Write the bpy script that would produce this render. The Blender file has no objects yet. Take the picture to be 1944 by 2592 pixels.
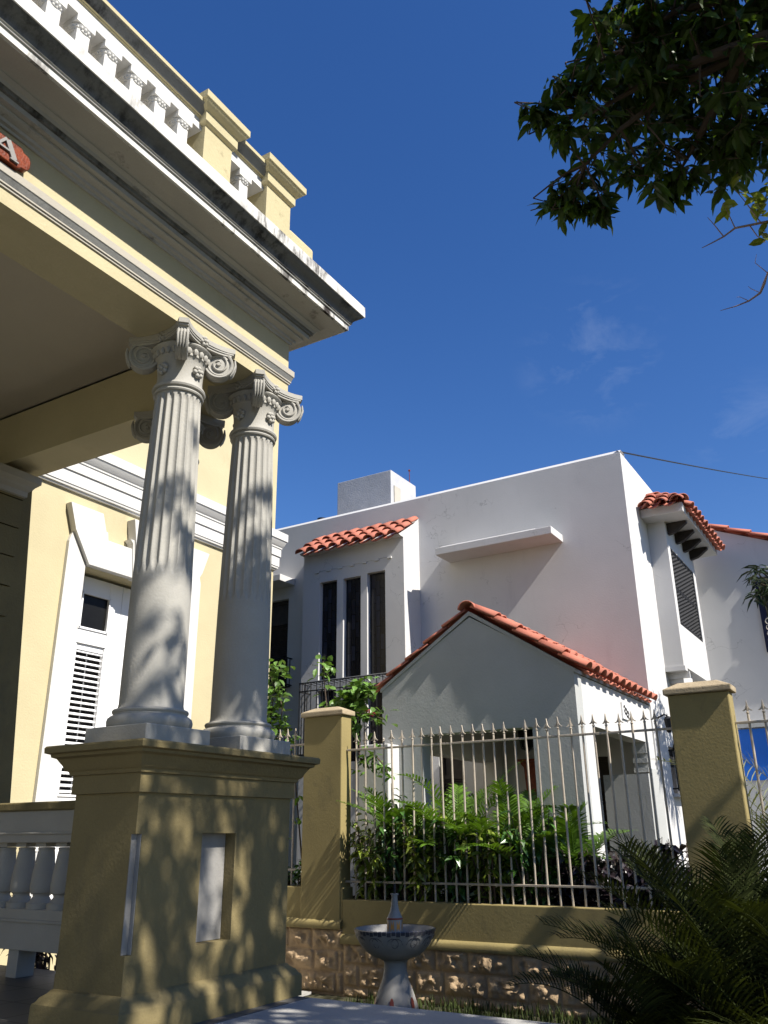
import bpy, bmesh, math, random
import numpy as np
from mathutils import Vector, Matrix, noise
random.seed(7); rng = np.random.default_rng(7)
D = bpy.data; SC = bpy.context.scene; COL = SC.collection
PI = math.pi; H = 1.5          # everything is built with the eye at z=0, then lifted by H so the garden is z=0

# ------------------------------------------------------------------ materials
def mat(name, col, rough=.8, bump=.0, bscale=40, var=.08, vscale=3, dirt=0, dcol=(.05,.045,.04), dscale=2.5, dlo=.5,
        dstretch=(1,1,1), dmask=0, cracks=0, cscale=1.6, metal=0, spec=.3, fine=0, island=0, trans=0, tcol=None):
    m = D.materials.new(name); m.use_nodes = True; nt = m.node_tree; N = nt.nodes; L = nt.links
    b = N['Principled BSDF']; out = N['Material Output']
    b.inputs['Roughness'].default_value = rough; b.inputs['Metallic'].default_value = metal
    b.inputs['Specular IOR Level'].default_value = spec
    geo = N.new('ShaderNodeNewGeometry'); pos = geo.outputs['Position']
    def noi(scale, det=4, vec=None, ro=.55):
        n = N.new('ShaderNodeTexNoise'); n.inputs['Scale'].default_value = scale; n.inputs['Detail'].default_value = det
        n.inputs['Roughness'].default_value = ro; L.new(vec or pos, n.inputs['Vector']); return n.outputs['Fac']
    def ramp(f, lo, hi, a=0., c=1.):
        r = N.new('ShaderNodeMapRange'); r.inputs['From Min'].default_value = lo; r.inputs['From Max'].default_value = hi
        r.inputs['To Min'].default_value = a; r.inputs['To Max'].default_value = c; L.new(f, r.inputs['Value']); return r.outputs['Result']
    def mix(f, A, B, mode='MIX'):
        x = N.new('ShaderNodeMix'); x.data_type = 'RGBA'; x.blend_type = mode
        if isinstance(f, (int, float)): x.inputs[0].default_value = f
        else: L.new(f, x.inputs[0])
        for i, v in ((6, A), (7, B)):
            if isinstance(v, tuple): x.inputs[i].default_value = (*v, 1)
            else: L.new(v, x.inputs[i])
        return x.outputs[2]
    lo = tuple(c*(1-var) for c in col); hi = tuple(min(.95, c*(1+var)) for c in col)
    fac = ramp(noi(vscale, 6), .3, .7)
    if island:
        r_ = geo.outputs['Random Per Island']; fac = r_
        lo = tuple(c*(1-island) for c in col); hi = tuple(min(.95, c*(1+island)) for c in col)
    c = mix(fac, lo, hi)
    if fine: c = mix(ramp(noi(90, 3), .35, .65, 0, fine), c, tuple(x*.7 for x in col))
    h = None
    if dirt:
        mp = N.new('ShaderNodeMapping'); mp.inputs['Scale'].default_value = dstretch; L.new(pos, mp.inputs['Vector'])
        f = ramp(noi(dscale, 9, mp.outputs[0], .7), dlo, dlo+.14, 0, dirt)
        if dmask:
            mq = N.new('ShaderNodeMath'); mq.operation = 'MULTIPLY'; L.new(f, mq.inputs[0]); L.new(ramp(noi(dmask, 2), .44, .58), mq.inputs[1]); f = mq.outputs[0]
        c = mix(f, c, dcol)
    if cracks:
        v = N.new('ShaderNodeTexVoronoi'); v.feature = 'DISTANCE_TO_EDGE'; v.inputs['Scale'].default_value = cscale
        wv = N.new('ShaderNodeVectorMath'); wv.operation = 'ADD'
        nn = N.new('ShaderNodeTexNoise'); nn.inputs['Scale'].default_value = 3.5; nn.inputs['Detail'].default_value = 6; L.new(pos, nn.inputs['Vector'])
        sc = N.new('ShaderNodeVectorMath'); sc.operation = 'SCALE'; sc.inputs['Scale'].default_value = .7; L.new(nn.outputs['Color'], sc.inputs[0])
        L.new(pos, wv.inputs[0]); L.new(sc.outputs[0], wv.inputs[1]); L.new(wv.outputs[0], v.inputs['Vector'])
        e = ramp(v.outputs['Distance'], 0, .008, 1, 0)
        mk = ramp(noi(.9, 2), .56, .62)
        q = N.new('ShaderNodeMath'); q.operation = 'MULTIPLY'; L.new(e, q.inputs[0]); L.new(mk, q.inputs[1])
        q2 = N.new('ShaderNodeMath'); q2.operation = 'MULTIPLY'; L.new(q.outputs[0], q2.inputs[0]); q2.inputs[1].default_value = cracks
        c = mix(q2.outputs[0], c, tuple(x*.55 for x in col)); h = q2.outputs[0]
    L.new(c, b.inputs['Base Color'])
    if bump:
        bp = N.new('ShaderNodeBump'); bp.inputs['Strength'].default_value = bump; bp.inputs['Distance'].default_value = .02
        n1 = noi(bscale, 5); n2 = noi(bscale*.12, 3)
        a = N.new('ShaderNodeMath'); a.operation = 'ADD'; L.new(n1, a.inputs[0]); L.new(n2, a.inputs[1])
        L.new(a.outputs[0], bp.inputs['Height']); L.new(bp.outputs[0], b.inputs['Normal'])
    if trans:
        t = N.new('ShaderNodeBsdfTranslucent'); ms = N.new('ShaderNodeMixShader'); ms.inputs[0].default_value = trans
        tc = mix(1., c, tcol or (1., 1., .35), 'MULTIPLY')
        L.new(tc, t.inputs['Color']); L.new(b.outputs[0], ms.inputs[1]); L.new(t.outputs[0], ms.inputs[2]); L.new(ms.outputs[0], out.inputs['Surface'])
    return m

M = {}
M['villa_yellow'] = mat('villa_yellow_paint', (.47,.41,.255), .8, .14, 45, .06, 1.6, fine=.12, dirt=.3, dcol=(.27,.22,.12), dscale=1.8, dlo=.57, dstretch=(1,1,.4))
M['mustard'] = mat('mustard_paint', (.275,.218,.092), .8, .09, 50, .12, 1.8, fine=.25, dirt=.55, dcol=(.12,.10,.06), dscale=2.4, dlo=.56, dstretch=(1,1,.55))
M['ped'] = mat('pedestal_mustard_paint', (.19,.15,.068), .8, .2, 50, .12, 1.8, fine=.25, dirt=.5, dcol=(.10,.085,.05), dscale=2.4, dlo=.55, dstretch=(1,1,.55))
M['panel'] = mat('recess_grey_paint', (.25,.24,.225), .8, .15, 50, .08, 3, fine=.15)
M['lime'] = mat('lime_leaf', (.20,.24,.03), .45, 0, 40, .2, island=.3, trans=.4)
M['trim'] = mat('white_trim_paint', (.58,.57,.545), .75, .1, 60, .05, 3, fine=.1)
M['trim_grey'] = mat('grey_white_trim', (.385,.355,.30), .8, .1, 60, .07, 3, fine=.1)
M['cornice'] = mat('weathered_cornice', (.37,.36,.33), .8, .15, 50, .06, 2.5, fine=.15, dirt=.9, dcol=(.035,.026,.022), dscale=2.2, dlo=.585, dstretch=(1.2,1.2,2.6))
M['fascia'] = mat('stained_white_fascia', (.62,.61,.58), .8, .15, 50, .05, 2.5, fine=.12, dirt=1., dcol=(.022,.016,.014), dscale=7, dlo=.47, dstretch=(1,1,.30), dmask=1.1)
M['slate_shade'] = mat('slate_grey_and_shade', (.17,.17,.16), .8, .15, 50, .10, 2.5, fine=.2, dirt=.9, dcol=(.02,.018,.015), dscale=7, dlo=.47, dstretch=(1,1,.25), dmask=1.2)  # grey band paint, with underside shade also put into the colour
M['post_yellow'] = mat('parapet_yellow', (.46,.40,.235), .8, .15, 50, .06, 2.5, fine=.2, dirt=.75, dcol=(.13,.10,.05), dscale=3.2, dlo=.60, dstretch=(1,1,1.6))
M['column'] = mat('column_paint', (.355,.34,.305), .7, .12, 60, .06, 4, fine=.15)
M['ceiling'] = mat('porch_ceiling', (.42,.375,.30), .85, .1, 30, .05, 1.2)
M['white'] = mat('white_house_stucco', (.535,.528,.52), .85, .06, 38, .05, 1.2, cracks=1., cscale=1.3, fine=.06, dirt=.30, dcol=(.36,.355,.36), dscale=2.6, dlo=.55, dstretch=(1.6,1.6,.22), dmask=.5)
M['grey_white'] = mat('aged_grey_stucco', (.40,.405,.395), .85, .13, 45, .07, 1.6, cracks=.8, cscale=2.2, fine=.15, dirt=.25, dcol=(.36,.37,.36), dscale=1.3, dlo=.5)
M['roofroom'] = mat('roof_room_render', (.40,.40,.415), .85, .3, 40, .10, 2.2, dirt=.4, dcol=(.33,.33,.34), dscale=2, dlo=.5)
M['tile'] = mat('terracotta_tile', (.40,.135,.090), .8, .2, 60, .06, 8, island=.2, fine=.25, dirt=.5, dcol=(.22,.11,.085), dscale=4, dlo=.56)
M['iron'] = mat('black_iron', (.012,.012,.013), .5, 0, 40, .2)
M['darkwood'] = mat('dark_wood', (.030,.022,.017), .55, .1, 60, .3, 12)
M['redwood'] = mat('varnished_red_wood', (.17,.034,.010), .35, .2, 70, .45, 22, dirt=.35, dcol=(.20,.03,.01), dscale=9, dlo=.5, dstretch=(.2,1,3))
M['letter'] = mat('grey_letter_metal', (.22,.21,.20), .55, .1, 80, .08)
M['bar'] = mat('cream_fence_paint', (.42,.36,.285), .45, .1, 120, .12, 18, spec=.5, dirt=.9, dcol=(.10,.045,.025), dscale=16, dlo=.62, dstretch=(1,1,.35))
M['capstone'] = mat('pale_capstone', (.38,.305,.20), .85, .3, 60, .12, 5, fine=.2, dirt=.4, dcol=(.22,.17,.11), dscale=6, dlo=.55)
M['stone'] = mat('brown_split_stone', (.42,.30,.18), .9, .5, 30, .30, 5, fine=.3)
M['concrete'] = mat('grey_concrete', (.36,.35,.33), .85, .25, 60, .08, 2.5, fine=.2)
M['soil'] = mat('dark_soil', (.03,.022,.015), .95, .5, 20, .4, 6)
M['ground'] = mat('garden_ground', (.045,.042,.022), .95, .5, 12, .35, 2)
M['doorpaint'] = mat('white_shutter_paint', (.76,.76,.77), .45, 0, 40, .03)
M['glassdark'] = mat('dark_glass', (.010,.010,.010), .25, 0, 40, .3, spec=.12)
M['void'] = mat('dark_interior', (.010,.010,.012), .8, 0, 40, .3)
M['blue'] = mat('bright_blue_panel', (.006,.11,.50), .4, 0, 40, .05)
M['navy'] = mat('navy_paint', (.008,.010,.035), .5, 0, 40, .1)
M['tank'] = mat('black_plastic', (.018,.018,.022), .4)
M['ceramic'] = mat('glazed_ceramic', (.25,.24,.225), .55, .05, 40, .10, 6, spec=.3, dirt=.4, dcol=(.12,.11,.09), dscale=7, dlo=.55)
M['cobalt'] = mat('ceramic_dark_glaze', (.05,.05,.06), .3, 0, 40, .2)
M['ochre'] = mat('ceramic_ochre_glaze', (.42,.20,.05), .3, 0, 40, .2)
M['oxblood'] = mat('ceramic_red_glaze', (.20,.05,.03), .3, 0, 40, .2)
M['bark'] = mat('tree_bark', (.09,.065,.05), .9, .5, 25, .25, 6)
M['twig'] = mat('bare_twig', (.30,.21,.18), .8, 0, 40, .2)
M['leaf'] = mat('tree_leaf', (.052,.092,.017), .45, 0, 40, .2, island=.5, trans=.40, spec=.4)
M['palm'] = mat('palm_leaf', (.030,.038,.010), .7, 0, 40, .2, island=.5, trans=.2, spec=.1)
M['areca'] = mat('areca_leaf', (.095,.185,.02), .42, 0, 40, .2, island=.35, trans=.30, spec=.45)
M['broad'] = mat('broad_leaf', (.045,.11,.02), .35, 0, 40, .2, island=.5, trans=.2, spec=.5)
M['croton'] = mat('croton_leaf', (.13,.17,.02), .38, 0, 40, .2, island=.6, trans=.2, spec=.5)
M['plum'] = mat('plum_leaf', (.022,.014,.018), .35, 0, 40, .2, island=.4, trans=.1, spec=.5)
M['vine'] = mat('bougainvillea_leaf', (.11,.205,.04), .4, 0, 40, .2, island=.45, trans=.28, spec=.45)
M['bract'] = mat('pink_bract', (.50,.06,.10), .6, 0, 40, .2, island=.4, trans=.3, tcol=(1.,.5,.5))
M['grey_leaf'] = mat('pale_palm_leaf', (.12,.13,.07), .5, 0, 40, .2, island=.3, trans=.25)
M['narrow'] = mat('narrow_leaf', (.025,.045,.014), .45, 0, 40, .2, island=.4, trans=.1)
M['grass'] = mat('grass_blade', (.05,.068,.018), .6, 0, 40, .2, island=.5, trans=.25)
M['plaque'] = mat('white_tile_plaque', (.72,.72,.72), .3)

def floor_tiles():
    m = D.materials.new('porch_floor_tiles'); m.use_nodes = True; nt = m.node_tree; N = nt.nodes; L = nt.links; b = N['Principled BSDF']
    g = N.new('ShaderNodeNewGeometry'); t = N.new('ShaderNodeTexBrick'); t.offset = 0
    t.inputs['Color1'].default_value = (.10,.098,.095,1); t.inputs['Color2'].default_value = (.085,.083,.08,1); t.inputs['Mortar'].default_value = (.03,.03,.03,1)
    t.inputs['Scale'].default_value = 1; t.inputs['Brick Width'].default_value = .4; t.inputs['Row Height'].default_value = .4; t.inputs['Mortar Size'].default_value = .008
    L.new(g.outputs['Position'], t.inputs['Vector']); L.new(t.outputs['Color'], b.inputs['Base Color']); b.inputs['Roughness'].default_value = .55
    return m
M['floor'] = floor_tiles()
def leaded():
    m = D.materials.new('leaded_dark_glass'); m.use_nodes = True; nt = m.node_tree; N = nt.nodes; L = nt.links; b = N['Principled BSDF']
    g = N.new('ShaderNodeNewGeometry'); mp = N.new('ShaderNodeMapping'); mp.inputs['Rotation'].default_value = (0, PI/2, 0)
    t = N.new('ShaderNodeTexBrick'); t.inputs['Color1'].default_value = (.010,.010,.014,1); t.inputs['Color2'].default_value = (.030,.034,.055,1); t.inputs['Mortar'].default_value = (.004,.004,.004,1)
    t.inputs['Scale'].default_value = 1; t.inputs['Brick Width'].default_value = .26; t.inputs['Row Height'].default_value = .081; t.inputs['Mortar Size'].default_value = .006; t.inputs['Bias'].default_value = -.3
    L.new(g.outputs['Position'], mp.inputs['Vector']); L.new(mp.outputs[0], t.inputs['Vector']); L.new(t.outputs['Color'], b.inputs['Base Color'])
    b.inputs['Roughness'].default_value = .25; b.inputs['Specular IOR Level'].default_value = .35
    return m
M['leaded'] = leaded()

# ------------------------------------------------------------------ mesh helper
class MB:
    def __init__(s): s.v = []; s.f = []; s.mi = []; s.cur = 0
    def add(s, vs, fs):
        o = len(s.v); s.v += [tuple(p) for p in vs]; s.f += [tuple(i+o for i in f) for f in fs]; s.mi += [s.cur]*len(fs); return s
    def box(s, x0, x1, y0, y1, z0, z1):
        return s.add([(x0,y0,z0),(x1,y0,z0),(x1,y1,z0),(x0,y1,z0),(x0,y0,z1),(x1,y0,z1),(x1,y1,z1),(x0,y1,z1)],
                     [(0,3,2,1),(4,5,6,7),(0,1,5,4),(1,2,6,5),(2,3,7,6),(3,0,4,7)])
    def prism(s, pts, fn, a, b):           # polygon pts extruded from fn(p,a) to fn(p,b)
        n = len(pts); vs = [fn(p, a) for p in pts]+[fn(p, b) for p in pts]
        fs = [tuple(range(n-1,-1,-1)), tuple(range(n, 2*n))]+[(i,(i+1)%n,n+(i+1)%n,n+i) for i in range(n)]
        return s.add(vs, fs)
    def plan(s, pts, z0, z1): return s.prism(pts, lambda p, t: (p[0],p[1],t), z0, z1)
    def lathe(s, prof, c=(0,0,0), seg=32, sx=1., sy=1., cap=True):
        vs = []; fs = []; n = len(prof)
        for k in range(seg):
            a = 2*PI*k/seg
            for r, z in prof: vs.append((c[0]+r*math.cos(a)*sx, c[1]+r*math.sin(a)*sy, c[2]+z))
        for k in range(seg):
            k2 = (k+1) % seg
            for i in range(n-1): fs.append((k*n+i, k2*n+i, k2*n+i+1, k*n+i+1))
        if cap:
            if prof[0][0] > 1e-5: fs.append(tuple(k*n for k in range(seg-1,-1,-1)))
            if prof[-1][0] > 1e-5: fs.append(tuple(k*n+n-1 for k in range(seg)))
        return s.add(vs, fs)
    def tube(s, P, R, seg=6, cap=True):
        P = [Vector(p) for p in P]; n = len(P)
        if not hasattr(R, '__len__'): R = [R]*n
        vs = []; fs = []; up = Vector((0,0,1)); prev = None
        for i in range(n):
            t = (P[min(i+1,n-1)]-P[max(i-1,0)]).normalized()
            if prev is None:
                x = t.cross(up if abs(t.z) < .95 else Vector((1,0,0))).normalized()
            else: x = (prev-t*prev.dot(t)).normalized()
            prev = x; y = t.cross(x)
            for k in range(seg):
                a = 2*PI*k/seg; vs.append(P[i]+(x*math.cos(a)+y*math.sin(a))*R[i])
        for i in range(n-1):
            for k in range(seg):
                k2 = (k+1) % seg; fs.append((i*seg+k, i*seg+k2, (i+1)*seg+k2, (i+1)*seg+k))
        if cap: fs += [tuple(range(seg-1,-1,-1)), tuple((n-1)*seg+k for k in range(seg))]
        return s.add(vs, fs)
    def ball(s, c, r, seg=8, rings=5):
        rx, ry, rz = r if hasattr(r, '__len__') else (r,r,r)
        vs = []; fs = []
        for i in range(rings+1):
            t = PI*i/rings
            for k in range(seg):
                a = 2*PI*k/seg; vs.append((c[0]+rx*math.sin(t)*math.cos(a), c[1]+ry*math.sin(t)*math.sin(a), c[2]-rz*math.cos(t)))
        for i in range(rings):
            for k in range(seg): fs.append((i*seg+k, i*seg+(k+1)%seg, (i+1)*seg+(k+1)%seg, (i+1)*seg+k))
        return s.add(vs, fs)
    def strips(s, rows, close=False):       # rows of equally many points -> quads
        n = len(rows[0]); vs = [p for r in rows for p in r]; fs = []
        for i in range(len(rows)-1):
            for k in range(n-1 if not close else n): fs.append((i*n+k, i*n+(k+1)%n, (i+1)*n+(k+1)%n, (i+1)*n+k))
        return s.add(vs, fs)
    def build(s, name, m, parent=None, smooth=None, bevel=0, solid=0, recalc=True):
        v = np.array(s.v, float)*SCALE; c = (v.min(0)+v.max(0))/2; c[2] = v[:,2].min()
        me = D.meshes.new(name); me.from_pydata([tuple(p) for p in v-c], [], s.f)
        ms = m if isinstance(m, (list, tuple)) else [m]
        for q in ms: me.materials.append(q)
        if len(ms) > 1: me.polygons.foreach_set('material_index', s.mi)
        if recalc:
            bm = bmesh.new(); bm.from_mesh(me); bmesh.ops.remove_doubles(bm, verts=bm.verts, dist=1e-5); bmesh.ops.recalc_face_normals(bm, faces=bm.faces); bm.to_mesh(me); bm.free()
        if smooth is not None: me.shade_smooth(); me.set_sharp_from_angle(angle=math.radians(smooth))
        o = D.objects.new(name, me); COL.objects.link(o); o.location = c - (WL[parent.name] if parent else 0)
        if parent: o.parent = parent
        WL[o.name] = c
        if solid: md = o.modifiers.new('thickness', 'SOLIDIFY'); md.thickness = solid; md.offset = 0
        if bevel: md = o.modifiers.new('edge', 'BEVEL'); md.width = bevel; md.segments = 2; md.limit_method = 'ANGLE'; md.angle_limit = .6
        return o
WL = {}; SCALE = 1.
def empty(name, loc, label, cat, group=None):
    o = D.objects.new(name, None); o.empty_display_size = .2; COL.objects.link(o); o.location = loc; WL[o.name] = np.array(loc, float); return tag(o, label, cat, group)
def tag(o, label=None, cat=None, group=None, kind=None):
    for k, v in (('label',label),('category',cat),('group',group),('kind',kind)):
        if v: o[k] = v
    return o
def copy_tree(o, parent, shift=(0,0,0)):
    c = o.copy(); COL.objects.link(c); c.parent = parent; c.location = o.location+Vector(shift); WL[c.name] = WL[o.name]+np.array(shift, float)
    for ch in list(o.children): copy_tree(ch, c)
    return c
def holed(mb, fn, a0, a1, b0, b1, holes, depth):
    A = sorted({a0, a1, *[h[0] for h in holes], *[h[1] for h in holes]}); B = sorted({b0, b1, *[h[2] for h in holes], *[h[3] for h in holes]})
    for i in range(len(A)-1):
        for j in range(len(B)-1):
            ca = (A[i]+A[i+1])/2; cb = (B[j]+B[j+1])/2
            if any(h[0] < ca < h[1] and h[2] < cb < h[3] for h in holes): continue
            mb.add([fn(A[i],B[j],0),fn(A[i+1],B[j],0),fn(A[i+1],B[j+1],0),fn(A[i],B[j+1],0)], [(0,1,2,3)])
    for h in holes:
        q = [(h[0],h[2]),(h[1],h[2]),(h[1],h[3]),(h[0],h[3])]
        for k in range(4):
            p, r = q[k], q[(k+1)%4]; mb.add([fn(*p,0),fn(*r,0),fn(*r,-depth),fn(*p,-depth)], [(0,1,2,3)])
def ring(mb, prof, x0, x1, y0, y1):      # profile (o,z) carried round a rectangle
    mb.strips([[(x0-o,y0-o,z),(x1+o,y0-o,z),(x1+o,y1+o,z),(x0-o,y1+o,z)] for o, z in prof], close=True)
    for o, z in (prof[0], prof[-1]): mb.add([(x0-o,y0-o,z),(x1+o,y0-o,z),(x1+o,y1+o,z),(x0-o,y1+o,z)], [(0,1,2,3)])

# ================================================================== SETTING
g = MB(); S_ = 160; g.add([(-S_,-S_,-1.5),(S_,-S_,-1.5),(S_,S_,-1.5),(-S_,S_,-1.5)], [(0,1,2,3)])
tag(g.build('ground', M['ground']), kind='structure')
SLAB = -.98
t = MB(); t.box(-2.2, 5.03, 1.35, 3.62, -1.496, SLAB); tag(t.build('terrace', M['concrete'], bevel=.012), kind='structure')
t = MB(); t.box(-2.2, 5.03, 3.621, 7.99, -1.496, SLAB); tag(t.build('porch_floor', M['floor'], bevel=.006), kind='structure')
t = MB(); t.box(8.09, 8.84, 1.7, 7.9, -1.494, -.66); tag(t.build('planting_bed', M['soil']), kind='structure')
t = MB(); t.box(5.3, 7.8, 5.6, 7.9, -1.494, -1.47); tag(t.build('side_path', M['concrete']), kind='structure')

# ================================================================== YELLOW VILLA
villa = empty('yellow_villa', (3.5, 7.2, -1.5), 'yellow villa with white fluted columns and a balustraded cornice over its corner porch', 'building')
V0, U1 = 3.86, 4.88          # front face of the entablature, its end
def ent(mb, prof, u0=-1.2, v1=7.99):
    mb.strips([[(u0,V0-o,z),(U1+o,V0-o,z),(U1+o,v1,z)] for o, z in prof])
# architrave: a yellow beam round the corner, then moulding, frieze, cornice
m_ = MB(); m_.box(-1.2, U1, V0, 4.25, 3.405, 3.505); m_.box(4.50, U1, 4.25, 7.99, 3.405, 3.505); m_.build('architrave', M['villa_yellow'], villa)
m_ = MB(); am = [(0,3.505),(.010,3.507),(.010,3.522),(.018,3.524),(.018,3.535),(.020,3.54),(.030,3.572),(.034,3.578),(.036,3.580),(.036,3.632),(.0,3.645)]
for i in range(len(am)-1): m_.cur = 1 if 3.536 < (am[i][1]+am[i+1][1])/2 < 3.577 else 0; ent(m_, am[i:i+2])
m_.build('architrave_moulding', [M['trim_grey'], M['slate_shade']], villa)
m_ = MB(); m_.box(-1.2, U1-.002, V0+.002, 4.25, 3.506, 3.93); m_.box(4.502, U1-.002, 4.251, 7.99, 3.506, 3.93); m_.build('frieze', M['villa_yellow'], villa)
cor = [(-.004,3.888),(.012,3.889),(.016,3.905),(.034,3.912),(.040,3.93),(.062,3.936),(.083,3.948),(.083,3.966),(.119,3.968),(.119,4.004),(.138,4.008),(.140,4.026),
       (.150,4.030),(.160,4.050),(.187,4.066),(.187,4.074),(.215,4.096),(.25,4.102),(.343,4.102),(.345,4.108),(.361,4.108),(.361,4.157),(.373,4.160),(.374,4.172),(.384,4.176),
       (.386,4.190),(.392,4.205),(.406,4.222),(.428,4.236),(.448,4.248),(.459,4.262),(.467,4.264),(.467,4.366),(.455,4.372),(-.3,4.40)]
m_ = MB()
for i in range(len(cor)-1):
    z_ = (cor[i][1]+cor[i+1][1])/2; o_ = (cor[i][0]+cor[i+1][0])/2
    m_.cur = 1 if (z_ > 4.262 or (4.104 < z_ < 4.158 and o_ > .3) or 4.17 < z_ < 4.178) else 2 if (4.176 < z_ < 4.262 or 4.002 < z_ < 4.03) else 0  # undersides coloured darker than the fascias to deepen their shade
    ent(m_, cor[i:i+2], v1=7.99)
m_.build('cornice', [M['cornice'], M['fascia'], M['slate_shade']], villa, smooth=32)
m_ = MB(); m_.box(-1.2, 4.50, 4.25, 7.99, 3.95, 4.05); m_.build('porch_ceiling', M['ceiling'], villa)
m_ = MB(); m_.box(-1.2, U1-.1, V0+.1, 7.99, 4.06, 4.385); m_.build('porch_roof', M['trim_grey'], villa)
# main wall with the french window opening
WV = 7.15; SCALE = 8.0/7.15      # the wall stands back behind the porch pier
m_ = MB()
m_.box(-9, 5.66, WV, 7.45, -1.5, 6.3); m_.box(7.16, 8.86, WV, 7.45, -1.5, 6.3); m_.box(5.66, 7.16, WV, 7.45, 2.69, 6.3); m_.box(5.66, 7.16, WV, 7.45, -1.5, -.9)
m_.box(8.56, 8.86, 7.451, 11, -1.5, 6.3)
m_.build('facade_wall', M['villa_yellow'], villa)
m_ = MB(); wp = [(.0,3.455),(.03,3.457),(.034,3.475),(.05,3.48),(.054,3.505),(.062,3.508),(.062,3.648),(.078,3.652),(.078,3.76),(.088,3.765),(.09,3.785),(.105,3.80),(.14,3.87),(.15,3.876),(.15,3.985),(.0,4.0)]
m_.strips([[(4.9,WV-o,z),(8.86+o*.8,WV-o,z),(8.86+o*.8,7.6,z)] for o, z in wp]); m_.build('wall_cornice', M['trim'], villa, smooth=30)
# french window
fw = MB(); fw.box(5.66, 7.16, 7.40, 7.44, -.88, 2.66); win = fw.build('french_window', M['void'], villa)
m_ = MB()
for a0 in (5.665, 6.412):
    a1 = a0+.743
    m_.box(a0, a0+.20, 7.345, 7.39, -.88, 2.66); m_.box(a1-.18, a1, 7.345, 7.39, -.88, 2.66)
    for z0, z1 in ((2.47, 2.66), (1.93, 2.10), (-.88, .38)): m_.box(a0+.20, a1-.18, 7.345, 7.39, z0, z1)
    m_.box(a0+.205, a1-.185, 7.355, 7.385, 1.86, 1.93)
    for (x0,x1,z0,z1) in ((a0+.185,a1-.165,2.08,2.105),(a0+.185,a1-.165,2.465,2.485),(a0+.185,a0+.205,2.08,2.485),(a1-.185,a1-.165,2.08,2.485),(a0+.185,a1-.165,.375,.40),(a0+.185,a1-.165,1.925,1.94)):
        m_.box(x0, x1, 7.332, 7.346, z0, z1)
m_.build('leaf_frame', M['doorpaint'], win, bevel=.004)
m_ = MB()
for a0 in (5.665, 6.412):
    n = 25
    for k in range(n):
        z = .43+(1.85-.43)*k/(n-1)
        m_.prism([(7.352,z-.014),(7.357,z-.020),(7.386,z+.004),(7.381,z+.010)], lambda p, x: (x,p[0],p[1]), a0+.205, a0+.56)
    m_.box(a0+.375, a0+.385, 7.388, 7.396, .40, 1.86)
m_.build('louvre', M['doorpaint'], win)
for a0 in (5.665, 6.412): m_ = MB(); m_.box(a0+.20, a0+.565, 7.372, 7.376, 2.10, 2.47); m_.build('pane', M['glassdark'], win)
# surround: jambs, lintel, shouldered blocks and keystone
P = lambda p, y: (p[0], y, p[1])
m_ = MB()
m_.prism([(5.42,-.97),(5.66,-.97),(5.66,2.69),(5.456,3.02),(5.45,3.0),(5.42,2.90)], P, WV-.045, WV-.001)
m_.prism([(7.40,-.97),(7.16,-.97),(7.16,2.69),(7.364,3.02),(7.37,3.0),(7.40,2.90)][::-1], P, WV-.045, WV-.001)
m_.build('window_surround', M['trim'], villa, bevel=.004)
m_ = MB()
m_.prism([(5.348,3.30),(5.78,3.30),(5.845,3.11),(5.868,3.11),(5.885,3.02),(6.235,3.02),(6.285,2.692),(5.668,2.692),(5.45,3.02)][::-1], P, WV-.09, WV-.003)
m_.prism([(7.472,3.30),(7.04,3.30),(6.975,3.11),(6.952,3.11),(6.935,3.02),(6.585,3.02),(6.535,2.692),(7.152,2.692),(7.37,3.02)], P, WV-.09, WV-.003)
m_.build('lintel', M['trim'], villa, bevel=.004)
m_ = MB(); m_.prism([(6.19,3.36),(6.63,3.36),(6.58,3.10),(6.53,2.68),(6.29,2.68),(6.24,3.10)][::-1], P, WV-.13, WV-.004); m_.prism([(6.175,3.12),(6.645,3.12),(6.60,3.08),(6.555,2.69),(6.265,2.69),(6.22,3.08)][::-1], P, WV-.105, WV-.0045); m_.build('keystone', M['trim'], villa, bevel=.003)

SCALE = 1.
m_ = MB()
for k in range(15): m_.box(4.30, 4.72, 6.955, 7.149, -.98+.29*k, -.98+.29*k+.276)
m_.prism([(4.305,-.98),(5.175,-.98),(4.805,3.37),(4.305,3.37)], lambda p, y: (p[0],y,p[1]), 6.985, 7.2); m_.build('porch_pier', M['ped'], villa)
m_ = MB(); ring(m_, [(0,3.10),(.02,3.11),(.02,3.16),(.05,3.19),(.06,3.21),(.10,3.25),(.10,3.32),(.02,3.36)], 4.30, 4.72, 6.955, 7.3); m_.build('pier_capital', M['trim_grey'], villa)
# ---- corner pedestal (L plan), with recessed white panels
ped = MB(); N_ = (.047,.036); PU0, PU1, PV0, PV1 = 3.575, 4.98, 3.79, 4.32
ped.box(PU0, PU1, PV0, PV1, -.80, -.598)
ped.plan([(PU0+N_[0],PV0),(4.114,PV0),(4.114,PV0+.085),(4.42,PV0+.085),(4.42,PV0),(PU1,PV0),(PU1,PV1),(PU0,PV1),(PU0,PV0+N_[1]),(PU0+N_[0],PV0+N_[1])], -.598, .012)
ped.box(PU0, PU1, PV0, PV1, .012, .24)
pc = [(.0,.232),(.020,.235),(.020,.338),(.034,.342),(.040,.362),(.058,.374),(.070,.40),(.090,.43),(.096,.438),(.118,.446),(.122,.462),(.148,.470),(.150,.50),(.142,.511),(-.2,.513)]
pb = [(.08,SLAB+.001),(.08,-.872),(.076,-.855),(.062,-.845),(.050,-.825),(.022,-.805),(.010,-.79),(.0,-.786)]
ring(ped, pc, PU0, PU1, PV0, PV1); ring(ped, pb, PU0, PU1, PV0, PV1)
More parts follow.
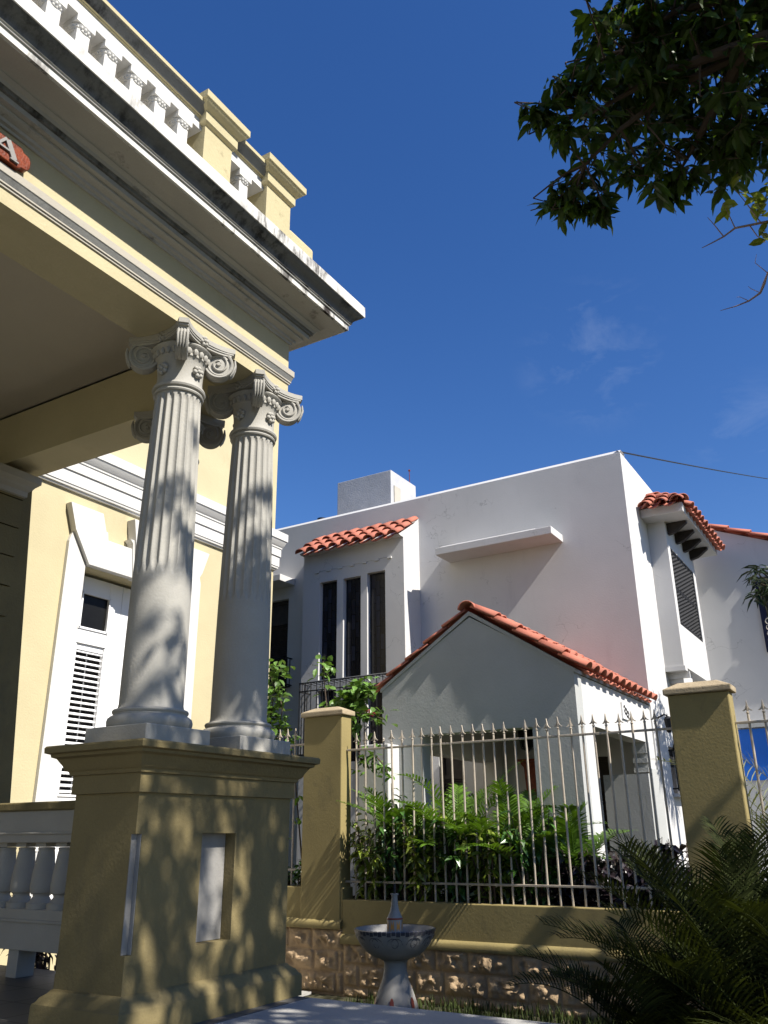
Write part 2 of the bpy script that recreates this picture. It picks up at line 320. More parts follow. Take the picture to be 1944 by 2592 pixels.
ped.box(4.42, 4.976, 4.33, 5.17, -.80, .24); ring(ped, pc, 4.42, 4.976, 4.30, 5.17); ring(ped, pb, 4.42, 4.976, 4.30, 5.17)
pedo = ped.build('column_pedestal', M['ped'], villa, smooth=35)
m_ = MB(); m_.box(4.117, 4.417, PV0+.080, PV0+.084, -.595, .010); m_.build('recessed_panel', M['panel'], pedo)
m_ = MB(); m_.box(PU0+.002, PU0+N_[0]-.001, PV0+N_[1]-.006, PV0+N_[1]-.001, -.596, .010); m_.box(PU0+N_[0]-.006, PU0+N_[0]-.001, PV0+.002, PV0+N_[1]-.007, -.596, .010); m_.build('recessed_panel', M['panel'], pedo)

# ---- the fluted column with a diagonal-volute capital
def column(cx, cy):
    mb = MB(); NF = 20; NA = NF*10; zs = [.735,.74,.75,.77,.80,.9,1.0,1.2,1.4,1.58,1.60,1.612,1.625,1.64,1.66,1.69]+list(np.linspace(1.75,2.84,9))+[2.875,2.895,2.91,2.922,2.932,2.94,2.955]
    rows = []
    for z in zs:
        t = (z-.735)/(2.955-.735); r = .199-.037*t**1.5+.004*math.sin(PI*t)
        if z < .77: r += .012*(1-(z-.735)/.035)**2
        e = 0
        if 1.60 < z < 2.94: e = min(1, math.sqrt(max(0, min((z-1.60)/.075, (2.94-z)/.045))))
        row = []
        for k in range(NA):
            ph = (k % 10)/10
            fl = 0 if ph < .14 else math.sin(PI*(ph-.14)/.86)**.7
            rr = r-.0155*fl*(1 if e >= 1 else (1 if fl**2 > 1-e*e else 0)*e)
            a = 2*PI*k/NA; row.append((cx+rr*math.cos(a), cy+rr*math.sin(a), z))
        rows.append(row)
    mb.strips(rows, close=True); col = mb.build('column', M['column'], villa, smooth=40)
    m = MB(); m.lathe([(.19,.618),(.252,.622),(.262,.64),(.264,.66),(.258,.68),(.24,.694),(.228,.698),(.226,.708),(.232,.712),(.236,.722),(.232,.732),(.215,.738),(.19,.74)], (cx,cy,0), 56); m.build('base', M['column'], col, smooth=40)
    m = MB(); m.box(cx-.274, cx+.274, cy-.262, cy+.262, .512, .621); m.build('plinth', M['column'], col, bevel=.006)
    m = MB(); m.lathe([(.15,2.945),(.176,2.948),(.181,2.958),(.176,2.968),(.170,2.97),(.170,2.98),(.186,2.984),(.191,2.998),(.186,3.012),(.172,3.016),(.164,3.04),(.161,3.09),(.164,3.15),(.172,3.20),(.182,3.225),(.188,3.23),(.19,3.24),(.186,3.25)], (cx,cy,0), 56)
    for k in range(24):
        a = 2*PI*k/24; m.ball((cx+.192*math.cos(a), cy+.192*math.sin(a), 3.262), (.021,.021,.03), 7, 5)
    m.lathe([(.185,3.25),(.2,3.285),(.215,3.295),(.222,3.31),(.2,3.335)], (cx,cy,0), 40)
    # abacus with four concave sides
    def aba(s, z0, z1):
        pts = []
        for k in range(4):
            a = PI/4+k*PI/2; d = Vector((math.cos(a), math.sin(a))); n = Vector((-d.y, d.x))
            A = d*.385*s+n*.034; a2 = a+PI/2; d2 = Vector((math.cos(a2), math.sin(a2))); n2 = Vector((-d2.y, d2.x)); B = d2*.385*s-n2*.034
            mid = Vector((math.cos(a+PI/4), math.sin(a+PI/4)))
            for i in range(11):
                u = i/10; p = A.lerp(B, u)-mid*.075*s*(4*u*(1-u))**.85; pts.append((cx+p.x, cy+p.y))
        m.plan(pts, z0, z1)
    aba(.93, 3.335, 3.352); aba(.97, 3.352, 3.366); aba(1.0, 3.366, 3.404)
    cap = m.build('capital', M['column'], col, smooth=38)
    for k in range(4):
        a = PI/4+k*PI/2; er = Vector((math.cos(a), math.sin(a), 0)); et = Vector((-er.y, er.x, 0)); c = Vector((cx,cy,3.262))+er*.268; ez = Vector((0,0,1)); m = MB()
        prof = [(0,-.034),(.03,-.033),(.088,-.026),(.092,-.04),(.104,-.042),(.109,-.036),(.105,-.026),(.109,-.016),(.113,-.008),(.107,0),(.113,.008),(.109,.016),(.105,.026),(.109,.036),(.104,.042),(.092,.04),(.088,.026),(.03,.033),(0,.034)]
        rows = []
        for i in range(40):
            th = 2*PI*i/40; rows.append([c+(er*math.cos(th)+ez*math.sin(th)*1.06)*r+et*w for r, w in prof])
        m.strips(rows+[rows[0]])
        for sgn in (-1, 1):
            pts = []; rr = []
            for i in range(60):
                u = i/59; th = PI*.55-sgn*0-2*PI*2.15*u; r = .088*(1-u)**.8+.016; pts.append(c+(er*math.cos(th)+ez*math.sin(th)*1.06)*r+et*sgn*(.028+.010*u)); rr.append(.0115*(1-.35*u))
            m.tube(pts, rr, 6); m.tube([c+et*sgn*.02, c+et*sgn*.047], [.02,.014], 10)
        # scroll arm back to the bell, and the hanging husks below the corner
        arm = [Vector((cx,cy,0))+er*r+ez*z for r, z in ((.15,3.318),(.20,3.345),(.25,3.352),(.29,3.338),(.325,3.305))]
        for w in (-.028, 0, .028): m.tube([p+et*w for p in arm], [.014,.018,.02,.018,.012], 6)
        for w in (-.03, -.01, .01, .03):
            m.tube([c+er*.118+et*w+ez*.05, c+er*.122+et*w*1.1, c+er*.108+et*w-ez*.05, c+er*.09+et*w*.9-ez*.085], [.006,.011,.010,.004], 6)
        m.build('volute', M['column'], cap if False else col, smooth=45)
    for k in range(4):
        a = k*PI/2; d = Vector((math.cos(a), math.sin(a), 0)); n = Vector((-d.y, d.x, 0)); ez = Vector((0,0,1))
        for (r0, z0, s) in ((.215,3.372,1.0), (.176,3.125,1.15)):
            m = MB()
            c = Vector((cx,cy,z0))+d*r0
            for i in range(6):
                th = 2*PI*i/6+.3; p = c+(n*math.cos(th)+ez*math.sin(th))*.028*s; m.ball(p, .0165*s, 7, 5)
            m.ball(c+d*.008, .016*s, 7, 5); m.build('rosette', M['column'], col, smooth=60)
    return col
C1 = column(3.86, 4.055)
copy_tree(C1, villa, (.84, 0, 0)); copy_tree(C1, villa, (.84, .84, 0))

# ---- side balustrade of the porch
m_ = MB(); m_.box(4.60, 4.80, 5.17, 7.14, -.04, .195); m_.box(4.585, 4.815, 5.17, 7.14, .02, .036); m_.box(4.60, 4.80, 5.17, 7.14, -.79, -.512)
m_.box(4.585, 4.815, 5.17, 7.14, -.60, -.58); m_.box(4.62, 4.78, 6.02, 6.14, SLAB, -.79); m_.box(4.62, 4.78, 6.75, 6.87, SLAB, -.79)
bal = m_.build('porch_balustrade', M['trim_grey'], villa, bevel=.004)
m_ = MB(); m_.box(4.57, 4.83, 5.17, 7.14, .195, .26); m_.build('handrail', M['ped'], bal, bevel=.012)
m_ = MB(); bp_ = [(.10,-.512),(.10,-.47),(.085,-.462),(.070,-.44),(.060,-.425),(.064,-.41),(.082,-.398),(.090,-.37),(.090,-.345),(.084,-.27),(.074,-.19),(.066,-.12),(.060,-.095),(.064,-.088),(.064,-.080),(.056,-.074)]
m_.lathe(bp_, (4.70, 5.235, 0), 18); m_.box(4.64, 4.76, 5.175, 5.295, -.072, -.04); b0 = m_.build('baluster', M['trim_grey'], bal, smooth=40)
for k in range(1, 8): copy_tree(b0, bal, (0, .237*k, 0))

# ---- roof parapet
m_ = MB()
for a0, a1 in ((-1.2,3.60),(3.91,4.36)): m_.box(a0, a1, 3.79, 4.10, 5.115, 5.25)
par = m_.build('roof_parapet', M['trim'], villa)
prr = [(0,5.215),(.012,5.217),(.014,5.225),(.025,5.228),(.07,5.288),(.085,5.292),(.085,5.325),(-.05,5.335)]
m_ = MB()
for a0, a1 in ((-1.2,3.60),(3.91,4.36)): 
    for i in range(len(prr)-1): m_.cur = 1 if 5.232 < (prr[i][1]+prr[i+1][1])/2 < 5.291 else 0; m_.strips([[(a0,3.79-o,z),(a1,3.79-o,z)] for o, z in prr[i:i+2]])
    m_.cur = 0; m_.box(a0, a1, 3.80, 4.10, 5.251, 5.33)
m_.build('coping', [M['post_yellow'], M['slate_shade']], par, smooth=30)
m_ = MB(); m_.box(-1.2, 5.0, 3.80, 4.08, 4.38, 4.55); m_.build('parapet_base', M['trim'], par)
for a0, a1 in ((3.60,3.91),(4.36,4.685)):
    m_ = MB(); m_.box(a0, a1, 3.75, 4.06, 4.37, 5.17); ring(m_, [(0,5.155),(.008,5.157),(.026,5.17),(.03,5.175),(.03,5.262),(.036,5.266),(.05,5.275),(.08,5.300),(.092,5.318),(.098,5.32),(.098,5.382),(.085,5.392),(-.1,5.41)], a0, a1, 3.75, 4.06)
    m_.build('post', M['post_yellow'], par, smooth=30)
m_ = MB(); m_.plan([(4.686,3.752),(5.03,3.752),(5.06,3.77),(5.065,3.80),(5.065,6.9),(4.686,6.9)], 4.375, 4.94); m_.build('end_wall', M['post_yellow'], par, bevel=.03)
m_ = MB(); bu = 3.43; m_.box(bu-.052, bu+.052, 3.81, 3.915, 4.55, 5.02); m_.box(bu-.075, bu+.075, 3.79, 3.935, 5.062, 5.114)
m_.lathe([(.05,5.015),(.062,5.02),(.064,5.032),(.07,5.038),(.08,5.055),(.072,5.064)], (bu,3.862,0), 20)
for k in range(16): a = 2*PI*k/16; m_.ball((bu+.066*math.cos(a), 3.862+.066*math.sin(a), 5.043), (.012,.012,.014), 6, 4)
b0 = m_.build('baluster', M['trim'], par, smooth=35)
for k in range(1, 10): copy_tree(b0, par, (-.234*k, 0, 0))
copy_tree(b0, par, (.705, 0, 0))

# ---- carved wooden sign with the letter A at its visible end
sg = empty('wooden_sign', (1.9, 3.83, 3.64), 'red varnished wooden sign board with a grey letter A under the yellow villa cornice', 'sign')
m_ = MB()
out = [(1.45,3.645),(2.21,3.645),(2.222,3.652),(2.232,3.664),(2.258,3.668),(2.275,3.676),(2.285,3.70),(2.285,3.74),(2.275,3.765),(2.255,3.772),(2.232,3.776),(2.222,3.79),(2.21,3.80),(1.45,3.80)]
m_.prism(out, lambda p, y: (p[0],y,p[1]), 3.80, 3.845); m_.build('board', M['redwood'], sg, bevel=.006)
m_ = MB()
def stroke(p, q, w, y0=3.787, y1=3.7995):
    p = Vector(p); q = Vector(q); n = Vector((-(q-p).y, (q-p).x)).normalized()*w/2
    m_.prism([tuple(p-n), tuple(q-n), tuple(q+n), tuple(p+n)], lambda a, y: (a[0],y,a[1]), y0, y1)
stroke((2.178,3.672), (2.118,3.775), .034); stroke((2.040,3.672), (2.108,3.778), .016, 3.7865); stroke((2.068,3.71), (2.155,3.71), .012, 3.7875)
stroke((2.150,3.669), (2.205,3.669), .010, 3.7872); stroke((2.02,3.669), (2.062,3.669), .010, 3.7873)
m_.build('letter', M['letter'], sg)

# ================================================================== GARDEN WALL AND FENCES
UF = 7.87
gw = empty('garden_wall', (7.95, 4.2, -1.5), 'mustard garden wall on rusticated brown stone with two capped pillars', 'wall')
def rustic(mb, y0, y1, z0, z1, u, seed):
    # courses of split-faced blocks: each block a displaced grid
    z = z1; row = 0; rnd = random.Random(seed)
    while z > z0+.05:
        h = min(.195, z-z0); y = y1-(.19 if row % 2 else 0)
        if row % 2: edges = [y1, y]
        else: edges = [y1]
        while edges[-1] > y0+.02: edges.append(max(y0, edges[-1]-rnd.choice((.34,.40,.30,.44))))
        for a, b in zip(edges[1:], edges[:-1]):
            if b-a < .05: continue
            ny = max(3, int((b-a)/.016)); nz = max(3, int(h/.016)); off = rnd.random()*50; rows = []
            for j in range(nz+1):
                r = []
                for i in range(ny+1):
                    yy = a+.006+(b-a-.012)*i/ny; zz = z-h+.006+(h-.012)*j/nz
                    e = min(i/ny, 1-i/ny)*(b-a); f = min(j/nz, 1-j/nz)*h
                    ed = min(1, min(e, f)/.035); mid = min(1, min(e/.11, f/.075))
                    n = noise.fractal(Vector((yy*9+off, zz*11, seed)), .8, 2.1, 5); rdg = abs(noise.noise(Vector((yy*7+off, zz*9, 3.1*seed))))
                    dsp = -.012 if ed <= 0 else .006*ed+mid*(.020+.055*n-.05*max(0,.25-rdg)*4*.35)
                    r.append((u-max(-.012, dsp), yy, zz))
                rows.append(r)
            mb.strips(rows)
        z -= h; row += 1
    mb.box(u+.010, u+.2, y0, y1, z0, z1)
m_ = MB(); rustic(m_, -2.5, 5.27, -1.5, -1.02, UF, 1); rustic(m_, 5.272, 7.98, -1.5, -.90, UF+.004, 2); m_.build('stone_base', M['stone'], gw, smooth=60)
m_ = MB(); m_.box(UF, UF+.20, -2.5, 5.28, -1.019, -.627); m_.box(UF+.005, UF+.20, 5.281, 7.98, -.899, -.516); m_.build('low_wall', M['mustard'], gw, bevel=.008)
m_ = MB(); m_.strips([[(UF-o,-2.5,z),(UF-o,5.285,z)] for o, z in [(0,-1.03),(.03,-1.03),(.034,-1.02),(.034,-.975),(.024,-.958),(.008,-.948),(-.003,-.94)]])
m_.strips([[(UF-o,5.286,z),(UF-o,7.98,z)] for o, z in [(0,-.905),(.03,-.903),(.034,-.895),(.034,-.85),(.024,-.833),(.008,-.823),(-.003,-.815)]]); m_.build('wall_moulding', M['mustard'], gw, smooth=50)
def pillar(y0, y1, z0, zc, zp):
    m = MB(); m.box(UF-.004, UF+.192, y0, y1, z0, zc); o = m.build('pillar', M['mustard'], gw, bevel=.012)
    m = MB(); m.box(UF-.034, UF+.222, y0-.032, y1+.032, zc+.001, zc+.055)
    a, b, c, d = UF-.030, UF+.218, y0-.028, y1+.028
    m.add([(a,c,zc+.054),(b,c,zc+.054),(b,d,zc+.054),(a,d,zc+.054),(a+.08,c+.12,zp),(b-.08,c+.12,zp),(b-.08,d-.12,zp),(a+.08,d-.12,zp)], [(0,1,5,4),(1,2,6,5),(2,3,7,6),(3,0,4,7),(4,5,6,7)])
    m.build('pillar_cap', M['capstone'], o, bevel=.01); return o
pillar(5.305, 5.815, -.90, 1.235, 1.335); pillar(1.262, 1.782, -1.02, 1.135, 1.245)
BU = 7.972
def spear(y, zb, zt, tip=True, rnd=random):
    m = MB(); z = zt-.115; dx = rnd.uniform(-.002,.002)
    m.tube([(BU,y,zb),(BU+dx,y+rnd.uniform(-.004,.004),(zb+z)/2),(BU,y,z)], .0108, 8)
    m.lathe([(.008,0),(.015,.004),(.015,.010),(.008,.015),(.009,.022),(.005,.026)], (BU,y,z), 8)
    if tip:
        s = [(0,.115),(.004,.095),(.0075,.072),(.014,.050),(.026,.034),(.040,.027),(.041,.023),(.028,.0225),(.016,.029),(.010,.030),(.006,.022),(.005,.015)]
        o = s+[(-a,b) for a, b in s[::-1] if a > 0]
        m.prism(o, lambda p, t: (BU+t,y+p[0],z+p[1]), -.006, .006)
        m.tube([(BU,y,z+.02),(BU,y,z+.05),(BU,y,z+.085),(BU,y,z+.114)], [.008,.011,.006,.001], 6)
    else: m.lathe([(.009,.02),(.012,.026),(.009,.034),(.003,.045)], (BU,y,z), 8)
    return m
def fence(label, ys, zb, zt, rails, y0, y1, skip=(), grp='iron railing panels on the garden wall'):
    f = empty('iron_railing', (BU, (y0+y1)/2, zb), label, 'railing', grp)
    for z in rails: m = MB(); m.box(BU-.016, BU+.016, y0, y1, z-.010, z+.010); m.build('rail', M['bar'], f, bevel=.003)
    pr_ = {}
    for i, y in enumerate(ys):
        tip = i not in skip; v = (tip, i % 4)
        if v not in pr_: pr_[v] = spear(y, zb, zt, tip).build('spear_bar', M['bar'], f, smooth=40), y
        else:
            c = pr_[v][0].copy(); COL.objects.link(c); c.parent = f; c.location = pr_[v][0].location+Vector((random.uniform(-.003,.003), y-pr_[v][1], random.uniform(-.006,.006)))
            c.rotation_euler = (random.uniform(-.006,.006), random.uniform(-.01,.01), random.uniform(-.4,.4) if tip else 0)
    return f
fence('cream iron railing of spear bars between the two mustard pillars', [5.18-.1162*k for k in range(29)], -.628, 1.036, (.858,-.462), 1.783, 5.304, (3,16))
fence('short cream iron railing behind the column pedestal left of the first pillar', [6.013+.1125*k for k in range(14)], -.517, 1.143, (.955,-.356), 5.816, 7.6)
fence('dark spear-topped iron railing right of the far pillar at the photo edge', [1.146-.128*k for k in range(9)], -.628, 1.056, (.868,-.462), 0.05, 1.261)

# ================================================================== WHITE HOUSE
wh = empty('white_house', (14, 6, -1.5), 'white stucco two-storey house with terracotta tiled bays and gabled porch', 'building')
UW, VE, ZT = 12.0, 2.96, 5.53
m_ = MB()
fU = lambda u: (lambda a, b, d: (u-d, a, b))
holed(m_, fU(UW), VE, 11.5, -1.5, 5.47, [(9.293,10.1,2.35,4.075),(5.85,6.275,-1.4,1.22),(3.63,3.90,-1.4,.98)], .16)
m_.add([(UW,VE,5.47),(UW,11.5,5.47),(UW+.06,11.5,ZT),(UW+.06,VE,ZT)], [(0,1,2,3)])
m_.add([(UW+.06,VE,ZT),(UW+.06,11.5,ZT),(UW+.25,11.5,ZT),(UW+.25,VE,ZT)], [(0,1,2,3)])
m_.add([(UW+.25,VE,ZT),(UW+.25,11.5,ZT),(UW+.25,11.5,5.3),(UW+.25,VE,5.3)], [(0,1,2,3)])
m_.box(UW+.2, 19, VE+.2, 11.5, 5.15, 5.3)
m_.box(UW+.17, UW+.2, VE+.1, 11.4, -1.5, 5.2)
m_.build('side_wall', M['white'], wh)
m_ = MB()
fV = lambda v: (lambda a, b, d: (a, v-d, b))
holed(m_, fV(VE), UW+.0005, 19, -1.5, 5.47, [(12.73,13.4,.49,1.13)], .14)
m_.add([(UW,VE,5.47),(19,VE,5.47),(19,VE+.06,ZT),(UW,VE+.06,ZT)], [(0,1,2,3)]); m_.add([(UW+.06,VE+.06,ZT),(19,VE+.06,ZT),(19,VE+.25,ZT),(UW+.06,VE+.25,ZT)], [(0,1,2,3)])
m_.box(UW+.17, 19, VE+.145, VE+.18, -1.5, 5.3)
m_.build('end_wall', M['white'], wh)
# shuttered window far left, and doors behind the porch
def shutter(name, y0, y1, z0, z1, u):
    m = MB(); m.box(u, u+.03, y0, y1, z0, z1); o = m.build(name, M['darkwood'], wh)
    m = MB(); s = .05; mid = z1-.42
    m.box(u-.03, u-.001, y0, y0+s, z0, z1); m.box(u-.03, u-.001, y1-s, y1, z0, z1)
    for a, b in ((z0, z0+.1), (mid-.03, mid+.03), (z1-.06, z1)): m.box(u-.03, u-.001, y0+s, y1-s, a, b)
    z = z0+.12
    while z < mid-.05: m.prism([(u-.026,z),(u-.022,z-.006),(u-.002,z+.026),(u-.006,z+.032)], lambda p, y: (p[0],y,p[1]), y0+s, y1-s); z += .036
    m.build('slats', M['darkwood'], o); return o
shutter('shuttered_window', 9.295, 10.098, 2.352, 4.073, UW+.12); shutter('porch_door', 5.853, 6.272, -1.398, 1.218, UW+.10); shutter('porch_door', 3.633, 3.897, -1.398, .978, UW+.10)
m_ = MB()
for y in np.arange(9.18, 10.1, .105): m_.tube([(11.78,y,2.45),(11.78,y,2.95)], .008, 5)
for u in (11.78, 11.86, 11.94):
    m_.tube([(u,9.18,2.45),(u,9.18,2.95)], .008, 5)
for z in (2.47,2.94): m_.box(11.77,11.79,9.17,10.2,z-.01,z+.01); m_.box(11.77,12.0,9.17,9.19,z-.01,z+.01)
m_.box(11.8,12.0,9.2,10.15,2.44,2.455); m_.build('window_guard', M['iron'], wh)
# concrete canopies
def canopy(y0, y1, z0, z1, u0):
    m = MB(); m.box(u0, UW+.0, y0, y1, z0, z1); m.prism([(u0+.12,z1),(UW,z1),(UW,z1+.14),(u0+.17,z1+.07)], lambda p, y: (p[0],y,p[1]), y0+.32, y1-.02); return m.build('window_canopy', M['white'], wh, bevel=.008)
canopy(3.99, 5.96, 4.19, 4.31, 11.5); canopy(9.16, 11.0, 4.30, 4.42, 11.55)
# bay with three slit windows per floor
UB, B0, B1 = 11.46, 6.53, 8.562
slots = [(7.848,8.21,2.39,4.075),(7.368,7.72,2.39,4.068),(6.888,7.242,2.39,4.088)]
low = [(a,b,1.06,2.215) for a, b, _, _ in slots]
m_ = MB(); holed(m_, fU(UB), B0, B1, -1.5, 4.70, slots+low, .11)
for y in (B0, B1): m_.add([(UB,y,-1.5),(UW,y,-1.5),(UW,y,5.1),(UB,y,4.62)], [(0,1,2,3)])
bay = m_.build('window_bay', M['white'], wh)
for a, b, z0, z1 in slots+low:
    m = MB(); m.box(UB+.095, UB+.12, a+.001, b-.001, z0+.001, z1-.001); p = m.build('slit_window', M['leaded'], bay)
m_ = MB()
for i in range(7): m_.box(UB-.03, UB-.001, 8.30-.245*i-.075, 8.30-.245*i, 4.245+.004*i, 4.275+.004*i)
m_.tube([(UB-.006,8.35,4.277),(UB-.006,6.82,4.302)], .004, 4); m_.build('moulded_vents', M['trim'], bay)
# projecting grille on the lower windows
m_ = MB(); GU = 11.17
ys = np.arange(6.66, 8.37, .114)
for y in ys: m_.tube([(GU,y,1.16),(GU,y,2.315)], .0085, 5)
for y in (ys[0], 8.372):
    for u in (GU, 11.24, 11.31, 11.38): m_.tube([(u,y,1.16),(u,y,2.315)], .0085, 5)
for z in (1.18, 2.175, 2.31):
    m_.box(GU-.008, GU+.008, 6.655, 8.38, z-.009, z+.009)
    for y in (6.66, 8.372): m_.box(GU, UB, y-.008, y+.008, z-.009, z+.009)
for y in ys[::1]: m_.tube([(GU,y,2.31),(UB,y,2.31)], .007, 4)
for y in (7.9, 7.2):
    for s in (-1, 1): m_.tube([(GU,y+s*.02,2.175),(GU,y+s*.06,2.1),(GU,y+s*.10,2.14),(GU,y+s*.12,2.175)], .006, 4)
for z in (1.55, 1.75):
    for y in (6.95, 7.06): m_.tube([(GU,y,z-.16),(GU,y+.06,z-.08),(GU,y-.04,z),(GU,y+.06,z+.08),(GU,y,z+.16)], .006, 5)
m_.build('window_grille', M['iron'], bay)
# barrel tiles: covers (convex) and pans (concave) down a slope
def tiles(mb, O, A, Dn, n, rows, sp, tl, r=None, pans=True, jit=.006, keep=None):
    O = Vector(O); A = Vector(A).normalized(); Dn = Vector(Dn).normalized(); Nn = A.cross(Dn).normalized()
    if Nn.z < 0: Nn = -Nn
    r = r or sp*.36
    for i in range(n):
        for j in range(rows):
            for pan in ((0, 1) if pans else (0,)):
                if keep and not keep(i+.5*pan, j): continue
                c = O+A*(sp*(i+.5+.5*pan))+Dn*(tl*j)+Vector([random.uniform(-jit,jit) for _ in range(3)])
                if pan and i == n-1: continue
                r0, r1 = (r*.86, r*1.08) if not pan else (r*1.0, r*.85); L_ = tl*1.14; rowsv = []
                for s_ in range(3):
                    u = s_/2; rr = r0+(r1-r0)*u; lift = (.030*u+.012) if not pan else (.004+.015*u)
                    rowsv.append([c+Dn*L_*u+A*rr*math.cos(th)+Nn*((rr*math.sin(th)*(.80 if not pan else -.45))+lift) for th in [PI*k/8 for k in range(9)]])
                mb.strips(rowsv)
m_ = MB(); O = Vector((11.98,B0-.06,5.075)); Dn = Vector((11.28-11.98,0,4.59-5.075))
tiles(m_, O, (0,1,0), Dn, 9, 3, .236, .29); m_.build('tiled_roof', M['tile'], bay, smooth=50, solid=.014)
m_ = MB(); m_.prism([(UB-.10,4.60),(UW,4.60),(UW,5.05),(UB-.14,4.615)], lambda p, y: (p[0],y,p[1]), B0-.0005, B1+.0005); m_.build('roof_slab', M['white'], bay)
# gabled porch
UG, Pv0, Pv1, AV, AZ, EZ = 8.92, 2.98, 5.42, 4.197, 2.40, 1.60
m_ = MB()
def gz(y): return EZ+.035+(AZ-EZ)*(1-abs(y-AV)/((AV-Pv0) if y < AV else (Pv1-AV)))
holes = [(3.50,4.89,-1.5,1.078)]; q = .22
for (y0,y1,z0) in ((Pv0,3.50,-1.5),(4.89,Pv1,-1.5),(3.50,4.89,1.078)):
    pts = [(y0,z0),(y1,z0)]+([(y1,gz(y1))])+([(AV,AZ)] if y0 < AV < y1 else [])+[(y0,gz(y0))]
    m_.prism(pts, lambda p, u: (u,p[0],p[1]), UG, UG+q)
por = m_.build('porch_gable', M['grey_white'], wh)
for v0, v1, hs in ((Pv0, Pv0+.20, (9.48,11.74,1.10)), (Pv1-.20, Pv1, (9.6,11.74,.95))):
    a, b, z = hs; m_ = MB()
    m_.box(UG+q+.001, a, v0, v1, -1.5, EZ+.02); m_.box(b, UW-.001, v0, v1, -1.5, EZ+.02); m_.box(a, b, v0, v1, z, EZ+.02); m_.build('porch_side', M['white'], por)
m_ = MB()       # stepped corbel at the far side of the side opening
for k, (u0, z0, z1) in enumerate(((11.60,.96,1.10),(11.64,.90,.96),(11.60,.84,.90),(11.645,.78,.84),(11.60,.72,.78))): m_.box(u0, 11.74, Pv0+.004, Pv0+.196, z0, z1)
m_.box(11.66, 12.09, Pv0-.024, Pv0-.001, -1.5, .765); m_.box(11.55, 11.739, Pv0+.002, Pv0+.6, -1.5, .70)
m_.build('corbel', M['grey_white'], por)
m_ = MB(); m_.box(8.66, UG-.001, 5.19, 5.60, -1.5, .98); m_.build('pier', M['white'], por, bevel=.01)
m_ = MB(); m_.prism([(Pv0-.02,EZ+.02),(AV,AZ+.02),(Pv1+.02,EZ+.02),(Pv1+.02,EZ+.06),(AV,AZ+.07),(Pv0-.02,EZ+.06)], lambda p, u: (u,p[0],p[1]), UG-.014, UW-.002); m_.box(UG+q, UW-.17, Pv0+.2, Pv1-.2, 1.35, 1.40); m_.build('porch_ceiling', M['grey_white'], por)
m_ = MB()
tiles(m_, (8.97,AV-.04,2.475), (1,0,0), (0,-1,-.66), 12, 5, .252, .295)
tiles(m_, (8.97,AV+.04,2.475), (1,0,0), (0,1,-.66), 12, 5, .252, .295)
tiles(m_, (8.84,AV-.03,2.49), (1,0,0), (0,-1,-.66), 1, 5, .19, .31, r=.085, pans=False); tiles(m_, (8.86,AV+.03,2.465), (1,0,0), (0,1,-.66), 1, 5, .17, .31, r=.058, pans=False)
for k in range(10):
    u = 8.83+.32*k; rows = []
    for s_ in range(3): rows.append([(u+.36*s_/2, AV+(.105-.014*s_/2)*math.cos(th), 2.485+(.095-.012*s_/2)*math.sin(th)) for th in [PI*i/8 for i in range(9)]])
    m_.strips(rows)
m_.build('tiled_roof', M['tile'], por, smooth=50, solid=.014)
# second bay on the end wall
bb = MB(); BV = 2.68
holed(bb, fV(BV), 13.16, 15.15, 2.32+1.5-1.5, 4.66, [(13.33,14.98,2.99,4.24)], .12)
for u in (13.16, 15.15): bb.add([(u,BV,2.32),(u,VE,2.32),(u,VE,4.66),(u,BV,4.66)], [(0,1,2,3)])
bb.add([(13.16,BV,2.32),(15.15,BV,2.32),(15.15,VE,2.32),(13.16,VE,2.32)], [(0,1,2,3)])
bay2 = bb.build('lattice_bay', M['white'], wh)
m_ = MB(); m_.box(13.34, 14.0, 2.75, VE-.001, 2.10, 2.319); m_.box(13.3, 13.34, 2.64, VE-.001, 2.16, 2.25); m_.box(13.14, 13.3, 2.66, VE-.001, 2.25, 2.318); m_.build('bay_corbel', M['white'], bay2)
m_ = MB(); m_.box(13.34, 14.97, BV+.10, BV+.115, 3.0, 4.23); lat = m_.build('lattice_window', M['void'], bay2)
m_ = MB()
for z0, z1 in ((2.995,3.045),(3.56,3.62),(4.19,4.235)): m_.box(13.335, 14.975, BV+.012, BV+.05, z0, z1)
for u in (13.335, 14.935): m_.box(u, u+.04, BV+.010, BV+.052, 2.995, 4.235)
for k in range(17):
    u = 13.42+.0905*k
    for z0, z1 in ((3.045,3.56),(3.62,4.19)):
        n = 18; m_.tube([(u,BV+.03,z0+(z1-z0)*i/n) for i in range(n+1)], [.018+.014*((i+k) % 2 == 1) for i in range(n+1)], 6)
for z in (3.30,3.90): m_.box(13.37, 14.94, BV+.028, BV+.036, z-.006, z+.006)
m_.build('spindles', M['iron'], lat)
m_ = MB(); m_.box(12.82, 15.5, 2.31, VE-.001, 4.635, 4.78); m_.build('eave_slab', M['white'], bay2, bevel=.006)
for u in (13.27, 13.80, 14.33, 14.86):
    m_ = MB(); m_.prism([(BV-.002,4.63),(BV-.31,4.63),(BV-.31,4.60),(BV-.27,4.575),(BV-.20,4.52),(BV-.13,4.475),(BV-.04,4.45),(BV-.002,4.45)], lambda p, x: (x,p[0],p[1]), u, u+.105); m_.build('bracket', M['darkwood'], bay2, bevel=.008)
m_ = MB()
tiles(m_, (13.36,VE-.0,5.13), (0,-1,0), (-.80,0,-.46), 3, 3, .245, .27, keep=lambda i, j: j >= i-.3)
tiles(m_, (12.86,VE+.02,5.17), (1,0,0), (0,-.80,-.50), 11, 3, .25, .285, keep=lambda i, j: i >= 2.4-j*1.25)
hp0 = Vector((13.46,VE,5.20)); hp1 = Vector((12.78,2.29,4.785))
